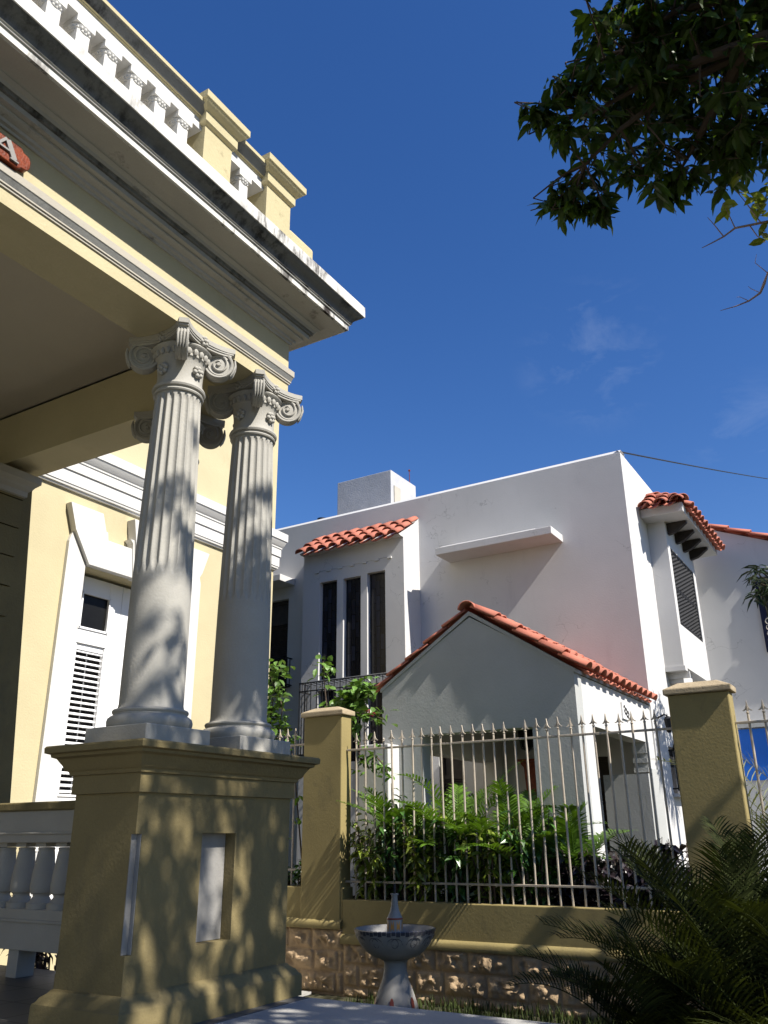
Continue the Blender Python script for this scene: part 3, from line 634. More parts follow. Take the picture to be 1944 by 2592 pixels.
for k in range(4):
    a = hp0.lerp(hp1, k/4); b = hp0.lerp(hp1, min(1.02, (k+1.15)/4)); d = (b-a).normalized(); sd = d.cross(Vector((0,0,1))).normalized(); nn = sd.cross(d)
    m_.strips([[a.lerp(b, s_/2)+sd*(.08+.01*s_)*math.cos(th)+nn*((.075+.01*s_)*math.sin(th)-.01+.012*s_) for th in [PI*i/8 for i in range(9)]] for s_ in range(3)])
m_.build('tiled_roof', M['tile'], bay2, smooth=50, solid=.014)
m_ = MB(); m_.add([(12.80,VE,4.782),(12.80,2.33,4.782),(15.5,2.33,4.782),(15.5,VE,4.782),(13.46,VE,5.20),(15.5,VE,5.19)], [(0,1,4),(1,2,5,4),(2,3,5),(0,4,5,3)]); m_.build('roof_bed', M['tile'], bay2)
# iron grille on the end wall
m_ = MB(); m_.box(12.74, 13.39, VE+.10, VE+.12, .50, 1.12); wo = m_.build('barred_window', M['void'], wh)
m_ = MB()
for k in range(7):
    u = 12.74+.108*k; m_.tube([(u,VE-.07,.52),(u,VE-.07,1.13),(u,VE-.07,1.20)], [.009,.009,.002], 5); m_.ball((u,VE-.07,1.10), .02, 6, 4)
for z in (.55,1.07): m_.box(12.70, 13.42, VE-.08, VE-.06, z-.01, z+.01); m_.box(12.70, 12.72, VE-.08, VE, z-.01, z+.01)
for k in range(6): m_.tube([(12.79+.108*k,VE-.07,.9),(12.82+.108*k,VE-.07,.98),(12.77+.108*k,VE-.07,1.03)], .007, 5)
m_.build('bars', M['iron'], wo)
m_ = MB(); m_.box(12.68, 13.44, VE-.11, VE-.001, .44, .485); m_.build('sill', M['white'], wo)
# projecting wing with a raking tiled verge
m_ = MB(); rz = lambda y: 5.30+(y-2.44)*.415
fW = fU(16.0)
holed(m_, fW, -3.0, 1.82-.0, -1.5, rz(-3.0), [(1.0,1.819,2.0,2.1)], .1)
m_ = MB(); m_.prism([(-3.0,-1.5),(2.959,-1.5),(2.959,rz(2.959)),(-3.0,rz(-3.0))], lambda p, u: (u,p[0],p[1]), 16.0, 19.0); wing = m_.build('side_wing', M['white'], wh)
m_ = MB(); dn = Vector((0,-1,-.415)); tiles(m_, (15.9,2.94,rz(2.94)+.02), (1,0,0), dn, 1, 15, .2, .40, r=.085, pans=False); tiles(m_, (16.06,2.94,rz(2.94)+.01), (1,0,0), dn, 4, 15, .25, .40); m_.build('tiled_verge', M['tile'], wing, smooth=50, solid=.014)
m_ = MB(); m_.box(15.95, 15.999, .9, 1.825, 2.90, 4.24); wf = m_.build('wing_window', M['navy'], wing)
m_ = MB(); m_.box(15.93, 15.949, .98, 1.72, 3.55, 4.15); m_.build('pane', M['void'], wf)
m_ = MB()
for i in range(7):
    for j in range(5):
        pts = [(15.92, 1.05+.11*i+.05*math.cos(t_), 2.99+.11*j+.05*math.sin(t_)) for t_ in np.linspace(0, 2*PI, 9)]; m_.tube(pts, .010, 4)
m_.build('scroll_grille', M['trim_grey'], wf)
m_ = MB(); m_.box(15.94, 15.999, .6, 2.49, .78, 1.62); bl = m_.build('blue_door', M['blue'], wing)
m_ = MB(); m_.box(15.88, 15.999, .5, 2.55, 1.64, 1.72); m_.build('door_ledge', M['grey_white'], bl)
# roof room with its door and aerial
m_ = MB(); m_.box(13.0, 14.0, 7.66, 8.92, 5.3, 6.66); rr_ = m_.build('roof_room', M['roofroom'], wh, bevel=.01)
m_ = MB(); m_.box(13.10, 13.34, 7.64, 7.659, 5.3, 6.36); m_.build('roof_door', M['trim_grey'], rr_)
m_ = MB(); m_.tube([(13.85,7.72,6.66),(13.85,7.72,6.98)], .008, 5); m_.ball((13.85,7.72,6.97), .025, 6, 4); m_.build('aerial', M['redwood'], rr_)

tk = empty('water_tank', (13.6, 9.75, 5.3), 'small black water tank peeping over the white house parapet', 'water tank')
m_ = MB(); m_.lathe([(.24,5.3),(.25,5.4),(.25,6.05),(.22,6.14),(.10,6.20),(.10,6.235),(0,6.24)], (13.6,9.72,0), 24); m_.build('tank_body', M['tank'], tk, smooth=40)
m_ = MB()
for y, h_ in ((9.12,6.22),(9.02,6.26),(8.97,6.2)): m_.tube([(13.5,y,5.3),(13.5,y,h_)], .018, 6)
m_.build('vent_pipes', M['trim'], tk)
# overhead cable
a = Vector((12.2,2.98,5.55)); b = Vector((1.025,.084,.39))*26
m_ = MB(); m_.tube([a.lerp(b, i/20)-Vector((0,0,.5*4*(i/20)*(1-i/20)*.04)) for i in range(21)], .014, 5); tag(m_.build('overhead_cable', M['iron']), 'thin black cable running from the white house corner across the sky', 'cable')

# small things on the porch
ln = empty('hanging_lantern', (9.25, 3.66, 1.0), 'black iron lantern hanging in the white gabled porch opening', 'lantern')
m_ = MB(); lx, ly = 9.5, 3.80
m_.tube([(lx,ly,1.36),(lx,ly,1.22)], .006, 5); m_.lathe([(.012,1.22),(.05,1.20),(.115,1.15),(.118,1.14)], (lx,ly,0), 6); m_.lathe([(.075,.90),(.08,.915),(.03,.88),(.008,.85)], (lx,ly,0), 6)
for k in range(6): a_ = PI*k/3; m_.tube([(lx+.075*math.cos(a_),ly+.075*math.sin(a_),.91),(lx+.108*math.cos(a_),ly+.108*math.sin(a_),1.145)], .007, 4)
m_.build('frame', M['iron'], ln); m_ = MB(); m_.lathe([(.066,.92),(.10,1.14)], (lx,ly,0), 6); m_.build('pane', M['glassdark'], ln)
wo_ = empty('carved_shelf', (11.9, 4.72, .4), 'reddish carved wooden wall shelf on the back wall of the white porch', 'wall shelf')
m_ = MB(); m_.prism([(4.58,.98),(4.92,.98),(4.90,.92),(4.86,.88),(4.84,.55),(4.80,.42),(4.72,.36),(4.66,.44),(4.64,.88),(4.60,.92)], lambda p, u: (u,p[0],p[1]), 11.94, 11.99); m_.build('back', M['redwood'], wo_)
m_ = MB(); m_.box(11.80, 11.939, 4.57, 4.93, .955, .985); m_.build('ledge', M['redwood'], wo_)
pq = empty('house_plaque', (10.68, 2.97, 1.15), 'white ceramic tile plaque with dark scrollwork on the porch side wall', 'plaque')
m_ = MB(); m_.box(10.60, 10.85, 2.958, 2.979, 1.30, 1.50); m_.build('tile', M['plaque'], pq)
m_ = MB()
for k in range(3):
    m_.tube([(10.64+.07*k,2.955,1.44-.03*k),(10.67+.07*k,2.955,1.47-.03*k),(10.70+.07*k,2.955,1.43-.03*k),(10.66+.07*k,2.955,1.40-.03*k),(10.70+.07*k,2.955,1.36-.03*k)], .009, 4)
m_.build('scrollwork', M['iron'], pq)
wl = empty('wall_lamp', (12.35, 2.86, 1.0), 'small dark wall lamp on the white end wall beside the far pillar', 'wall lamp')
m_ = MB(); m_.tube([(12.30,2.958,1.48),(12.30,2.86,1.52),(12.30,2.82,1.50)], .012, 5); m_.lathe([(.0,1.50),(.03,1.49),(.06,1.45),(.055,1.44),(.035,1.29),(.02,1.27)], (12.30,2.82,0), 8); m_.build('lamp_body', M['iron'], wl)

# ================================================================== FOUNTAIN
fx, fy = 6.08, 3.60
ft = empty('garden_fountain', (fx, fy, -1.5), 'glazed ceramic bowl fountain on a flared foot with a bottle finial before the stone wall', 'fountain')
m_ = MB(); m_.lathe([(.215,-1.5),(.205,-1.40),(.185,-1.28),(.160,-1.17),(.128,-1.08),(.098,-1.01),(.086,-.94),(.084,-.90),(.092,-.885),(.11,-.875),(.085,-.87)], (fx,fy,0), 40); foot = m_.build('foot', M['ceramic'], ft, smooth=50)
m_ = MB()
for k in range(6):
    a = 2*PI*k/6+.35
    for (z, w, h, mi) in ((-1.16,.016,.05,0),(-1.38,.05,.055,1)):
        r = .16+(-1.17-z)*.21 if z < -1.1 else .15
        d = Vector((math.cos(a+(.5 if mi else 0)), math.sin(a+(.5 if mi else 0)), 0)); n = Vector((-d.y,d.x,0)); m_.cur = mi
        c = Vector((fx,fy,z))+d*(r-.006); m_.add([c+n*w*math.cos(t_)+Vector((0,0,h*math.sin(t_)))+d*(.012-.22*h*math.sin(t_)) for t_ in np.linspace(0,2*PI,13)[:-1]], [tuple(range(12))])
m_.build('painted_motif', [M['oxblood'], M['ochre']], foot, recalc=False)
bo = [(.06,-.878),(.11,-.872),(.165,-.855),(.215,-.825),(.255,-.783),(.285,-.735),(.303,-.688),(.308,-.672),(.300,-.668),(.292,-.685),(.272,-.73),(.24,-.77),(.19,-.80),(.12,-.818),(.0,-.825)]
m_ = MB(); m_.lathe(bo, (fx,fy,0), 56); bowl = m_.build('bowl', M['ceramic'], ft, smooth=50)
m_ = MB()
for k in range(56):
    a0, a1 = 2*PI*k/56, 2*PI*(k+.86)/56; dz = .008*(k % 2)
    for r0, z0, r1, z1 in ((.3045,-.692-dz,.3105,-.671), (.3105,-.671,.2985,-.665)):
        m_.add([(fx+r0*math.cos(a0),fy+r0*math.sin(a0),z0),(fx+r0*math.cos(a1),fy+r0*math.sin(a1),z0),(fx+r1*math.cos(a1),fy+r1*math.sin(a1),z1),(fx+r1*math.cos(a0),fy+r1*math.sin(a0),z1)], [(0,1,2,3)])
for k in range(12):     # scrolls painted round the outside
    a = 2*PI*k/12
    def on(u, w):
        t_ = max(0, min(1, w)); r = .236+.062*t_; z = -.805+.10*t_; return (fx+(r+.003)*math.cos(a+u), fy+(r+.004)*math.sin(a+u), z)
    for sgn in (-1, 1):
        m_.tube([on(sgn*(.02+.19*(1-i/14)*math.cos(i*.55)), .5+.55*(1-i/14)*math.sin(i*.55)) for i in range(15)], .0025, 4)
m_.build('painted_scrolls', M['cobalt'], bowl)
m_ = MB(); m_.lathe([(.0,-.824),(.075,-.82),(.075,-.79),(.062,-.72),(.058,-.66),(.060,-.60),(.058,-.595),(.052,-.585),(.036,-.55),(.026,-.51),(.023,-.46),(.024,-.44),(.031,-.436),(.030,-.430),(.016,-.43)], (fx,fy,0), 32); bt = m_.build('bottle', M['ceramic'], ft, smooth=45)
m_ = MB(); m_.lathe([(.0605,-.608),(.0625,-.602),(.0605,-.596)], (fx,fy,0), 32, cap=False); m_.cur = 1
for k in range(8):
    a = 2*PI*k/8+.2; d = Vector((math.cos(a),math.sin(a),0)); n = Vector((-d.y,d.x,0))
    c = Vector((fx,fy,-.66))+d*.0585; m_.add([c-n*.014-Vector((0,0,.05)),c+n*.014-Vector((0,0,.05)),c+n*.012+Vector((0,0,.045)),c-n*.012+Vector((0,0,.045))], [(0,1,2,3)])
m_.build('glaze_bands', [M['oxblood'], M['ochre']], bt, recalc=False)
m_ = MB(); m_.tube([(fx,fy,-.435),(fx,fy,-.36)], .010, 6); m_.build('spout', M['tank'], bt)

# ================================================================== PLANTS
def leafset(mb, pos, dirs, L, W, droop=.12, ups=None):
    """many folded leaves at once; pos,dirs (n,3)"""
    pos = np.asarray(pos); d = np.asarray(dirs); d = d/np.linalg.norm(d, axis=1)[:,None]; n = len(pos)
    up = rng.normal(0,.35,(n,3))+np.array([0,0,1.]) if ups is None else np.asarray(ups)
    s = np.cross(d, up); s /= np.linalg.norm(s, axis=1)[:,None]+1e-9; nn = np.cross(s, d)
    L = np.broadcast_to(L, n)[:,None]; W = np.broadcast_to(W, n)[:,None]
    T = [(0,0,0),(.36,0,-.02),(.72,0,-.07),(1,0,-droop-.06),(.30,.46,.05),(.66,.40,.0),(.30,-.46,.05),(.66,-.40,.0)]
    vs = [pos+d*(L*a)+s*(W*b)+nn*(L*(c-droop*a*a)) for a, b, c in T]
    V = np.stack(vs, 1).reshape(-1,3); o = len(mb.v)
    Fs = [(0,1,4),(1,2,5,4),(2,3,5),(0,6,1),(1,6,7,2),(2,7,3)]
    mb.v += [tuple(p) for p in V]
    for i in range(n):
        b = o+i*8; mb.f += [tuple(b+k for k in f) for f in Fs]
    mb.mi += [mb.cur]*(6*n)
def rand_dir(n, z=(-1,1)):
    v = rng.normal(0,1,(n,3)); v /= np.linalg.norm(v,axis=1)[:,None]; v[:,2] = v[:,2]*.5+rng.uniform(z[0],z[1],n)*.5; return v
# ---- the big tree whose crown reaches in at the upper right and dapples the porch
tree = empty('shade_tree', (4.6,-2.9,-1.5), 'broadleaf tree with dark leafy crown hanging in at the upper right', 'tree')
VIS = [(4.28,.72,4.98,.29),(4.35,.86,4.62,.30),(4.33,1.07,4.30,.18),(4.53,1.14,4.08,.16),(4.73,.71,4.55,.38),(4.78,.82,4.17,.19),(4.82,.33,4.78,.54),(5.16,.42,4.41,.28),(5.29,.04,4.58,.36),(4.86,-.01,5.04,.53),(5.03,.62,4.22,.15),(4.53,.43,5.06,.40),(4.56,1.31,4.00,.09),(4.19,1.27,4.42,.06),(4.2,1.1,4.62,.09),(4.72,1.1,4.0,.10)]
BIG = [((3.6,-2.4,6.3),(2.3,1.7,2.6),560),((5.2,-1.6,4.6),(1.5,1.2,1.7),340),((7.2,-2.4,3.4),(1.9,1.4,1.5),300),((4.6,-.6,6.0),(1.6,.8,1.1),110),((3.2,-2.2,4.4),(1.4,1.5,1.3),110),((.8,-1.6,5.2),(2.4,1.9,1.5),300),((-2.4,-1.4,5.0),(2.2,2.0,1.5),220),((1.2,-4.2,5.5),(3.2,1.6,1.9),200),((-3.6,.6,2.6),(1.6,2.2,2.6),260),((-1.2,-4.2,2.4),(2.6,1.3,2.4),240),((3.0,-4.4,2.6),(2.2,1.0,2.2),160),((6.6,-3.6,2.2),(1.8,1.1,2.2),160)]  # includes unseen clumps overhead and behind the eye, added to block sky light
tw = MB(); P_ = []; Dr = []; ends = []
def twig(c, k, spread=.30, base=None):
    dirv = rand_dir(1, (-.9,.3))[0]; e = np.array(c)+dirv*.10
    for j in range(k):
        a = rng.uniform(0,2*PI); u = rng.uniform(-.2,1)
        d = np.array([math.cos(a), math.sin(a), rng.uniform(-1.5,.15)]); P_.append(e-dirv*.18*(1-u)+rng.normal(0,.012,3)); Dr.append(d)
    ends.append((tuple(np.array(c)-dirv*.16), tuple(e)))
for x, y, z, r in VIS:
    n = int(max(8, 340*r**2.2))
    for _ in range(n):
        v = rand_dir(1)[0]; v /= np.linalg.norm(v); twig(np.array([x,y,z])+v*r*rng.uniform(.1,1)**.5, rng.integers(6,10))
nv = len(ends)
for c, rad, n in BIG:
    for _ in range(n):
        v = rng.normal(0,1,3); v /= np.linalg.norm(v); p = np.array(c)+v*np.array(rad)*rng.uniform(0,1)**.4
        if p[0] > .5 and p[1]/max(p[0],.1) > .10 and p[2] < 1.12*p[0]: continue
        if p[2] > 9.6+1.0*(p[1]+2.5)-2.2*max(0, p[1]+1.2) or p[2] < -.6: continue
        twig(p, rng.integers(8,13))
Pn = np.array(P_); n = len(Pn)
cr = MB(); leafset(cr, Pn, Dr, rng.uniform(.11,.165,n), rng.uniform(.046,.066,n), .10)
cr.build('crown', M['leaf'], tree, recalc=False)
m_ = MB(); m_.tube([(4.6,-2.9,-1.5),(4.55,-2.85,0),(4.4,-2.7,1.6),(4.3,-2.5,3.0),(4.2,-2.4,4.6),(4.0,-2.3,6.5)], [.24,.19,.17,.15,.10,.04], 12); m_.build('trunk', M['bark'], tree, smooth=60)
m_ = MB()
limbs = [[(4.3,-2.5,3.0),(4.6,-1.3,4.2),(4.7,-.3,4.75),(4.62,.45,4.62),(4.48,.85,4.32),(4.45,1.1,4.12)],[(4.62,.0,4.72),(4.9,.35,4.5),(5.05,.6,4.3)],[(4.6,-1.3,4.2),(4.5,-.4,4.9),(4.4,.4,5.0),(4.3,.85,4.75)],
         [(4.7,-.3,4.75),(4.45,.5,4.6),(4.33,.98,4.40)],[(4.3,-2.5,3.0),(5.4,-2.2,3.9),(6.9,-2.3,4.6)],[(4.2,-2.4,4.6),(3.3,-2.2,5.6),(2.4,-2.0,6.6)],[(4.25,-2.4,3.6),(5.0,-1.4,4.4),(5.25,-.1,4.5),(5.2,.3,4.4)]]
for Lm in limbs: m_.tube(Lm, list(np.linspace(.05,.008,len(Lm))), 7)
joints = [Vector(p) for Lm in limbs for i in range(len(Lm)-1) for p in [Vector(Lm[i]).lerp(Vector(Lm[i+1]), q_/4) for q_ in range(5)]]
for i, (a, b) in enumerate(ends):
    m_.tube([a, b], [.005,.003], 4, cap=False)
    if i < nv and i % 2 == 0:
        va = Vector(a); j = min(joints, key=lambda q_: (q_-va).length); m_.tube([j, j.lerp(va,.5)+Vector((0,0,.03)), va], [.009,.007,.005], 5, cap=False)
m_.build('branches', M['bark'], tree)
# a second, sparser tree: bare twigs with a few lime leaves
bt_ = empty('bare_tree', (6.6,-.9,-1.5), 'nearly bare tree with thin grey twigs and a few lime leaves below the dark crown', 'tree')
m_ = MB()
R_ = lambda pts, r0, r1: m_.tube(pts, list(np.linspace(r0*.55,r1*.6,len(pts))), 6)
R_([(6.6,-.9,-1.5),(6.4,-.75,1.2),(6.0,-.45,3.0),(5.6,-.1,3.7),(5.26,.14,3.81)], .09, .018)
m_.build('trunk', M['bark'], bt_); m_ = MB()
R_([(5.26,.14,3.81),(5.24,.34,3.83),(5.25,.42,3.80),(5.255,.50,3.785),(5.26,.57,3.775)], .016, .004); R_([(5.25,.42,3.80),(5.20,.46,3.88),(5.16,.49,3.93)], .009, .003); R_([(5.24,.34,3.83),(5.19,.36,3.92),(5.16,.38,4.0)], .008, .003)
R_([(5.25,.25,3.82),(5.28,.22,3.74),(5.30,.18,3.68)], .009, .003); R_([(5.25,.18,3.81),(5.18,.24,3.95),(5.12,.30,4.08)], .009, .003)
R_([(6.0,-.45,3.0),(5.7,-.05,3.45),(5.46,.21,3.55),(5.48,.245,3.49),(5.50,.28,3.44),(5.51,.36,3.41),(5.52,.45,3.405),(5.51,.55,3.40)], .03, .003); R_([(5.51,.36,3.41),(5.49,.41,3.45),(5.485,.43,3.452)], .005, .002); R_([(5.50,.28,3.44),(5.48,.33,3.48),(5.47,.345,3.50)], .005, .002); R_([(5.46,.21,3.55),(5.40,.27,3.62),(5.38,.25,3.67)], .006, .002)
m_.build('twigs', M['twig'], bt_, smooth=60)
m_ = MB(); c_ = np.array([(5.16,.38,4.0),(5.19,.36,3.95),(5.12,.30,4.06),(5.21,.22,3.93),(5.24,.16,3.86),(5.28,.20,3.76),(5.20,.18,3.98),(5.25,.14,3.80),(5.30,.17,3.70),(5.15,.26,4.02),(5.18,.20,4.02),(5.22,.12,3.92),(5.24,.10,3.98),(5.20,.10,4.05)]); c_ = np.repeat(c_, 2, 0)
leafset(m_, c_, rand_dir(len(c_), (-1.4,.2)), rng.uniform(.09,.13,len(c_)), rng.uniform(.05,.065,len(c_)), .1); m_.build('leaves', M['lime'], bt_, recalc=False)

# ---- palms
def frond(base, az, el, L, nl, ll, bend=1.0, wid=.022, vee=.5, r=.008, twist=0, start=.22):
    """one pinnate frond: curved stalk and its two rows of leaflets in one mesh"""
    m = MB(); m.cur = 0; d = Vector((math.cos(az), math.sin(az), 0)); P = []; p = Vector(base); a = el; K = 16
    for i in range(K+1):
        P.append(p.copy()); p = p+(d*math.cos(a)+Vector((0,0,1))*math.sin(a))*(L/K); a -= bend*1.6/K*(.3+1.1*i/K)
    m.tube(P, list(np.linspace(r, r*.25, K+1)), 5, cap=False)
    side = Vector((-d.y, d.x, 0))
    for i in range(nl):
        t = start+(1-start)*(i+.5)/nl; f = t*K; j = min(K-1, int(f)); c = P[j].lerp(P[j+1], f-j); tg = (P[j+1]-P[j]).normalized(); nrm = side.cross(tg)*-1
        if nrm.z < 0: nrm = -nrm
        env = math.sin(PI*min(1, .12+.80*(t-start)/(1-start)*.95+.06))**.6
        for s in (-1, 1):
            l = ll*env*random.uniform(.85,1.1); fw = .35+.75*t
            dd = (side*s*math.cos(twist)+tg*fw+nrm*(vee+random.uniform(-.12,.12))).normalized(); w = wid*random.uniform(.8,1.15)
            sv = dd.cross(nrm).normalized(); pts = []
            for k, wk in ((0,.35),(.3,1),(.65,.8),(1,.05)):
                q = c+dd*l*k-Vector((0,0,1))*l*(.22+.12*random.random())*k*k; pts.append((q+sv*w*wk*.5, q-sv*w*wk*.5))
            o = len(m.v); m.v += [tuple(x) for pr_ in pts for x in pr_]; m.f += [(o+2*k,o+2*k+1,o+2*k+3,o+2*k+2) for k in range(3)]; m.mi += [0]*3
    return m
def palm(name, label, base, specs, mt, grp=None, **kw):
    e = empty(name, (base[0],base[1],base[2]), label, 'palm', grp)
    for (ox, oy, oz, az, el, L, nl, ll, bend) in specs:
        frond((base[0]+ox,base[1]+oy,base[2]+oz), az, el, L, nl, ll, bend, **kw).build('frond', mt, e, recalc=False)
    return e
def rnd_specs(n, az0, az1, el0, el1, L0, L1, nl, ll, b0, b1, z=(0,.1), sp=.08):
    return [(random.uniform(-sp,sp), random.uniform(-sp,sp), random.uniform(*z), az0+(az1-az0)*(i+random.random())/n, random.uniform(el0,el1), random.uniform(L0,L1), nl, ll, random.uniform(b0,b1)) for i in range(n)]
random.seed(11)
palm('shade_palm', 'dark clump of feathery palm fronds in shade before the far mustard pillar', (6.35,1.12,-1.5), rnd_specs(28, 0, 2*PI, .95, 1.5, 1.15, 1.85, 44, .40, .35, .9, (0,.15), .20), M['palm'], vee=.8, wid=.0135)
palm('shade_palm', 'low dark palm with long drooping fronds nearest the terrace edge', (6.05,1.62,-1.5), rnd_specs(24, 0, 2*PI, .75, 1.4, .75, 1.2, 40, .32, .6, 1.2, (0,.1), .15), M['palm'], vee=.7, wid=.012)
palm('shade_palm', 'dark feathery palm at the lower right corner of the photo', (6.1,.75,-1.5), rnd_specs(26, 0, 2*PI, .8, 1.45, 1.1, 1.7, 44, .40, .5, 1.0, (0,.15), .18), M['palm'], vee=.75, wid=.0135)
k_ = 0
for (y, u, h) in ((4.95,8.40,.98),(4.55,8.42,1.0),(4.18,8.45,1.15),(3.80,8.42,.98),(3.45,8.45,.92),(3.10,8.42,.72)):
    lab = ['bright green feathery palm beside the first pillar behind the railing','second feathery palm from the first pillar behind the railing','tallest bright palm in the middle of the railing bed','feathery palm just right of the tallest one behind the railing','arching green palm before the right half of the porch opening','shorter palm before the grey porch corner behind the railing'][k_]
    palm('areca_palm', lab, (u,y,-.72), rnd_specs(13, 0, 2*PI, .85, 1.5, h*.92, h*1.36, 28, .24, .5, 1.1, (0,.25), .13), M['areca'], 'palms planted behind the railing', wid=.024, vee=.45); k_ += 1
palm('areca_palm', 'pale sunlit palm fronds beyond the railing at the right edge', (10.4,.78,-1.5), rnd_specs(20, 0, 2*PI, .9, 1.5, 2.2, 3.3, 34, .42, .6, 1.0, (0,.3), .15), M['grey_leaf'], wid=.016)
# ---- shrubs
def shrub(name, label, base, h, spread, stems, per, L, W, mt, grp=None, z=(-.6,.6), cat='shrub', droop=.15, lean=(0,0)):
    e = empty(name, base, label, cat, grp); m = MB(); P = []; Dd = []
    for i in range(stems):
        a = rng.uniform(0,2*PI); rr = spread*rng.uniform(.2,1)**.6; hh = h*rng.uniform(.55,1)
        b = Vector(base)+Vector((math.cos(a)*rr*.3, math.sin(a)*rr*.3, 0)); t_ = Vector(base)+Vector((math.cos(a)*rr+lean[0], math.sin(a)*rr+lean[1], hh)); mid = b.lerp(t_,.5)+Vector((0,0,.06*h))
        m.tube([b, mid, t_], [.010,.007,.003], 5, cap=False)
        for j in range(per):
            u = rng.uniform(.08,1)**.8; p = (b.lerp(mid, u*2) if u < .5 else mid.lerp(t_, u*2-1)); aa = rng.uniform(0,2*PI)
            P.append(tuple(p)); Dd.append((math.cos(aa)+.4*math.cos(a), math.sin(aa)+.4*math.sin(a), rng.uniform(*z)))
    m.build('stems', M['bark'], e); m = MB(); n = len(P); leafset(m, P, Dd, rng.uniform(L*.7,L*1.2,n), rng.uniform(W*.8,W*1.2,n), droop); m.build('foliage', mt, e, recalc=False); return e
sl = ['yellow-veined shrub leaning through the bars beside the first pillar','leafy shrub at the foot of the railing behind the fountain spout','yellow-green shrub at the railing foot right of the fountain','mottled green shrub under the tallest palm behind the railing','lime tinged shrub low behind the railing right of centre','dull green shrub low behind the railing before the porch corner']
for i, (y, u, mt) in enumerate(((5.06,8.10,'croton'),(4.66,8.16,'broad'),(4.40,8.12,'croton'),(4.05,8.18,'broad'),(3.70,8.16,'croton'),(3.30,8.20,'broad'))):
    shrub('foliage_shrub', sl[i], (u,y,-.72), .95, .30, 20, 20, .13, .045, M[mt], 'shrubs along the railing foot', droop=.25, lean=(-.06,0))
gc = MB(); n_ = 1500; P = np.column_stack([rng.uniform(8.09,8.45,n_), rng.uniform(1.8,5.3,n_), rng.uniform(-.66,-.46,n_)]); a_ = rng.uniform(0,2*PI,n_)
leafset(gc, P, np.column_stack([np.cos(a_),np.sin(a_),rng.uniform(-.3,.7,n_)]), rng.uniform(.07,.13,n_), rng.uniform(.03,.05,n_), .2); tag(gc.build('ground_cover', M['plum'], recalc=False), kind='stuff')
for i, (y, h) in enumerate(((2.95,.62),(2.60,.58),(2.25,.70),(1.95,.66))):
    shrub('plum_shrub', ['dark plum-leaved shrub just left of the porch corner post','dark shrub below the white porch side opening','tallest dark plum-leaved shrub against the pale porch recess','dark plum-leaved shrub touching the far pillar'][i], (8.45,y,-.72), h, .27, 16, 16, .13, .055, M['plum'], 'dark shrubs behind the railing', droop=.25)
shrub('foliage_shrub', 'tall narrow leafy shrub beside the bay wall behind the first pillar', (8.5,5.02,-.72), 1.35, .14, 6, 16, .15, .04, M['broad'], droop=.3)
shrub('hedge_shrub', 'small dense shrub between the pedestal and the first pillar', (8.12,6.05,-.62), .42, .26, 16, 16, .085, .034, M['broad'])
shrub('hedge_shrub', 'dark leafy shrub behind the railing right of the far pillar', (8.6,.85,-1.0), .95, .45, 26, 20, .12, .05, M['plum'])
shrub('hedge_shrub', 'added dark shrub outside the porch standing in for shade behind its white balusters', (5.45,6.6,-1.5), 1.45, .55, 34, 24, .11, .045, M['plum'], droop=.2)  # shrub added to darken the gaps between the balusters
# ---- bougainvillea by the first pillar
bg = empty('bougainvillea', (8.35,5.95,-.72), 'bougainvillea with thorny stems and few pink flowers climbing behind the first pillar', 'shrub')
m_ = MB(); P = []; Dd = []
paths = [([(8.35,6.35,-.72),(8.36,6.70,.3),(8.38,6.72,1.1),(8.4,6.70,1.75),(8.4,6.66,2.02)],70),([(8.35,6.4,-.72),(8.4,6.66,.9),(8.4,6.55,1.45),(8.4,6.70,1.95)],34),([(8.35,6.1,-.72),(8.4,6.35,.8),(8.4,6.50,1.30)],30),
         ([(8.35,6.0,-.72),(8.36,5.90,.6),(8.38,5.85,1.3),(8.4,5.93,1.75),(8.4,5.95,1.98)],28),([(8.38,5.85,1.25),(8.38,5.75,1.42),(8.4,5.60,1.50),(8.4,5.40,1.58)],75),([(8.38,5.80,1.30),(8.36,5.55,1.36),(8.36,5.38,1.52),(8.36,5.22,1.58)],70),
         ([(8.38,5.85,1.2),(8.35,5.55,1.35),(8.3,5.35,1.30),(8.3,5.18,1.27),(8.3,5.0,1.19)],26),([(8.38,5.85,.9),(8.34,5.5,1.1),(8.3,5.44,1.2)],20),([(8.35,6.5,-.6),(8.37,6.6,.4),(8.4,6.48,1.25)],22),([(8.4,6.72,1.0),(8.4,6.74,1.4),(8.4,6.78,1.55)],28),
         ([(8.38,5.4,1.0),(8.3,5.35,.8),(8.3,5.25,.76),(8.3,5.12,.80)],30),([(8.3,5.12,.8),(8.3,5.02,.70),(8.3,4.98,.62)],10)]
for pts, k in paths:
    pts = [Vector(p) for p in pts]; m_.tube(pts, list(np.linspace(.012,.004,len(pts))), 5, cap=False); n0 = len(pts)-1
    for j in range(int(k*1.9)):
        u = rng.uniform(.25 if n0 > 2 else 0,1)**.75*n0; i = min(n0-1, int(u)); p = pts[i].lerp(pts[i+1], u-i); s = .06
        P.append((p.x+rng.normal(0,s), p.y+rng.normal(0,s), p.z+rng.normal(0,s))); Dd.append(tuple(rand_dir(1,(-1,.6))[0]))
m_.build('stems', M['bark'], bg); n = len(P)
m_ = MB(); leafset(m_, P, Dd, rng.uniform(.075,.13,n), rng.uniform(.055,.085,n), .1); m_.build('foliage', M['vine'], bg, recalc=False)
m_ = MB(); 
for cc in ((8.28,5.19,1.29),(8.1,5.92,.65)):
    m_ = MB(); c_ = np.array([cc]*14)+rng.normal(0,.016,(14,3)); leafset(m_, c_, rand_dir(14,(-1.2,.8)), .06, .045, .05); m_.build('flower', M['bract'], bg, recalc=False)
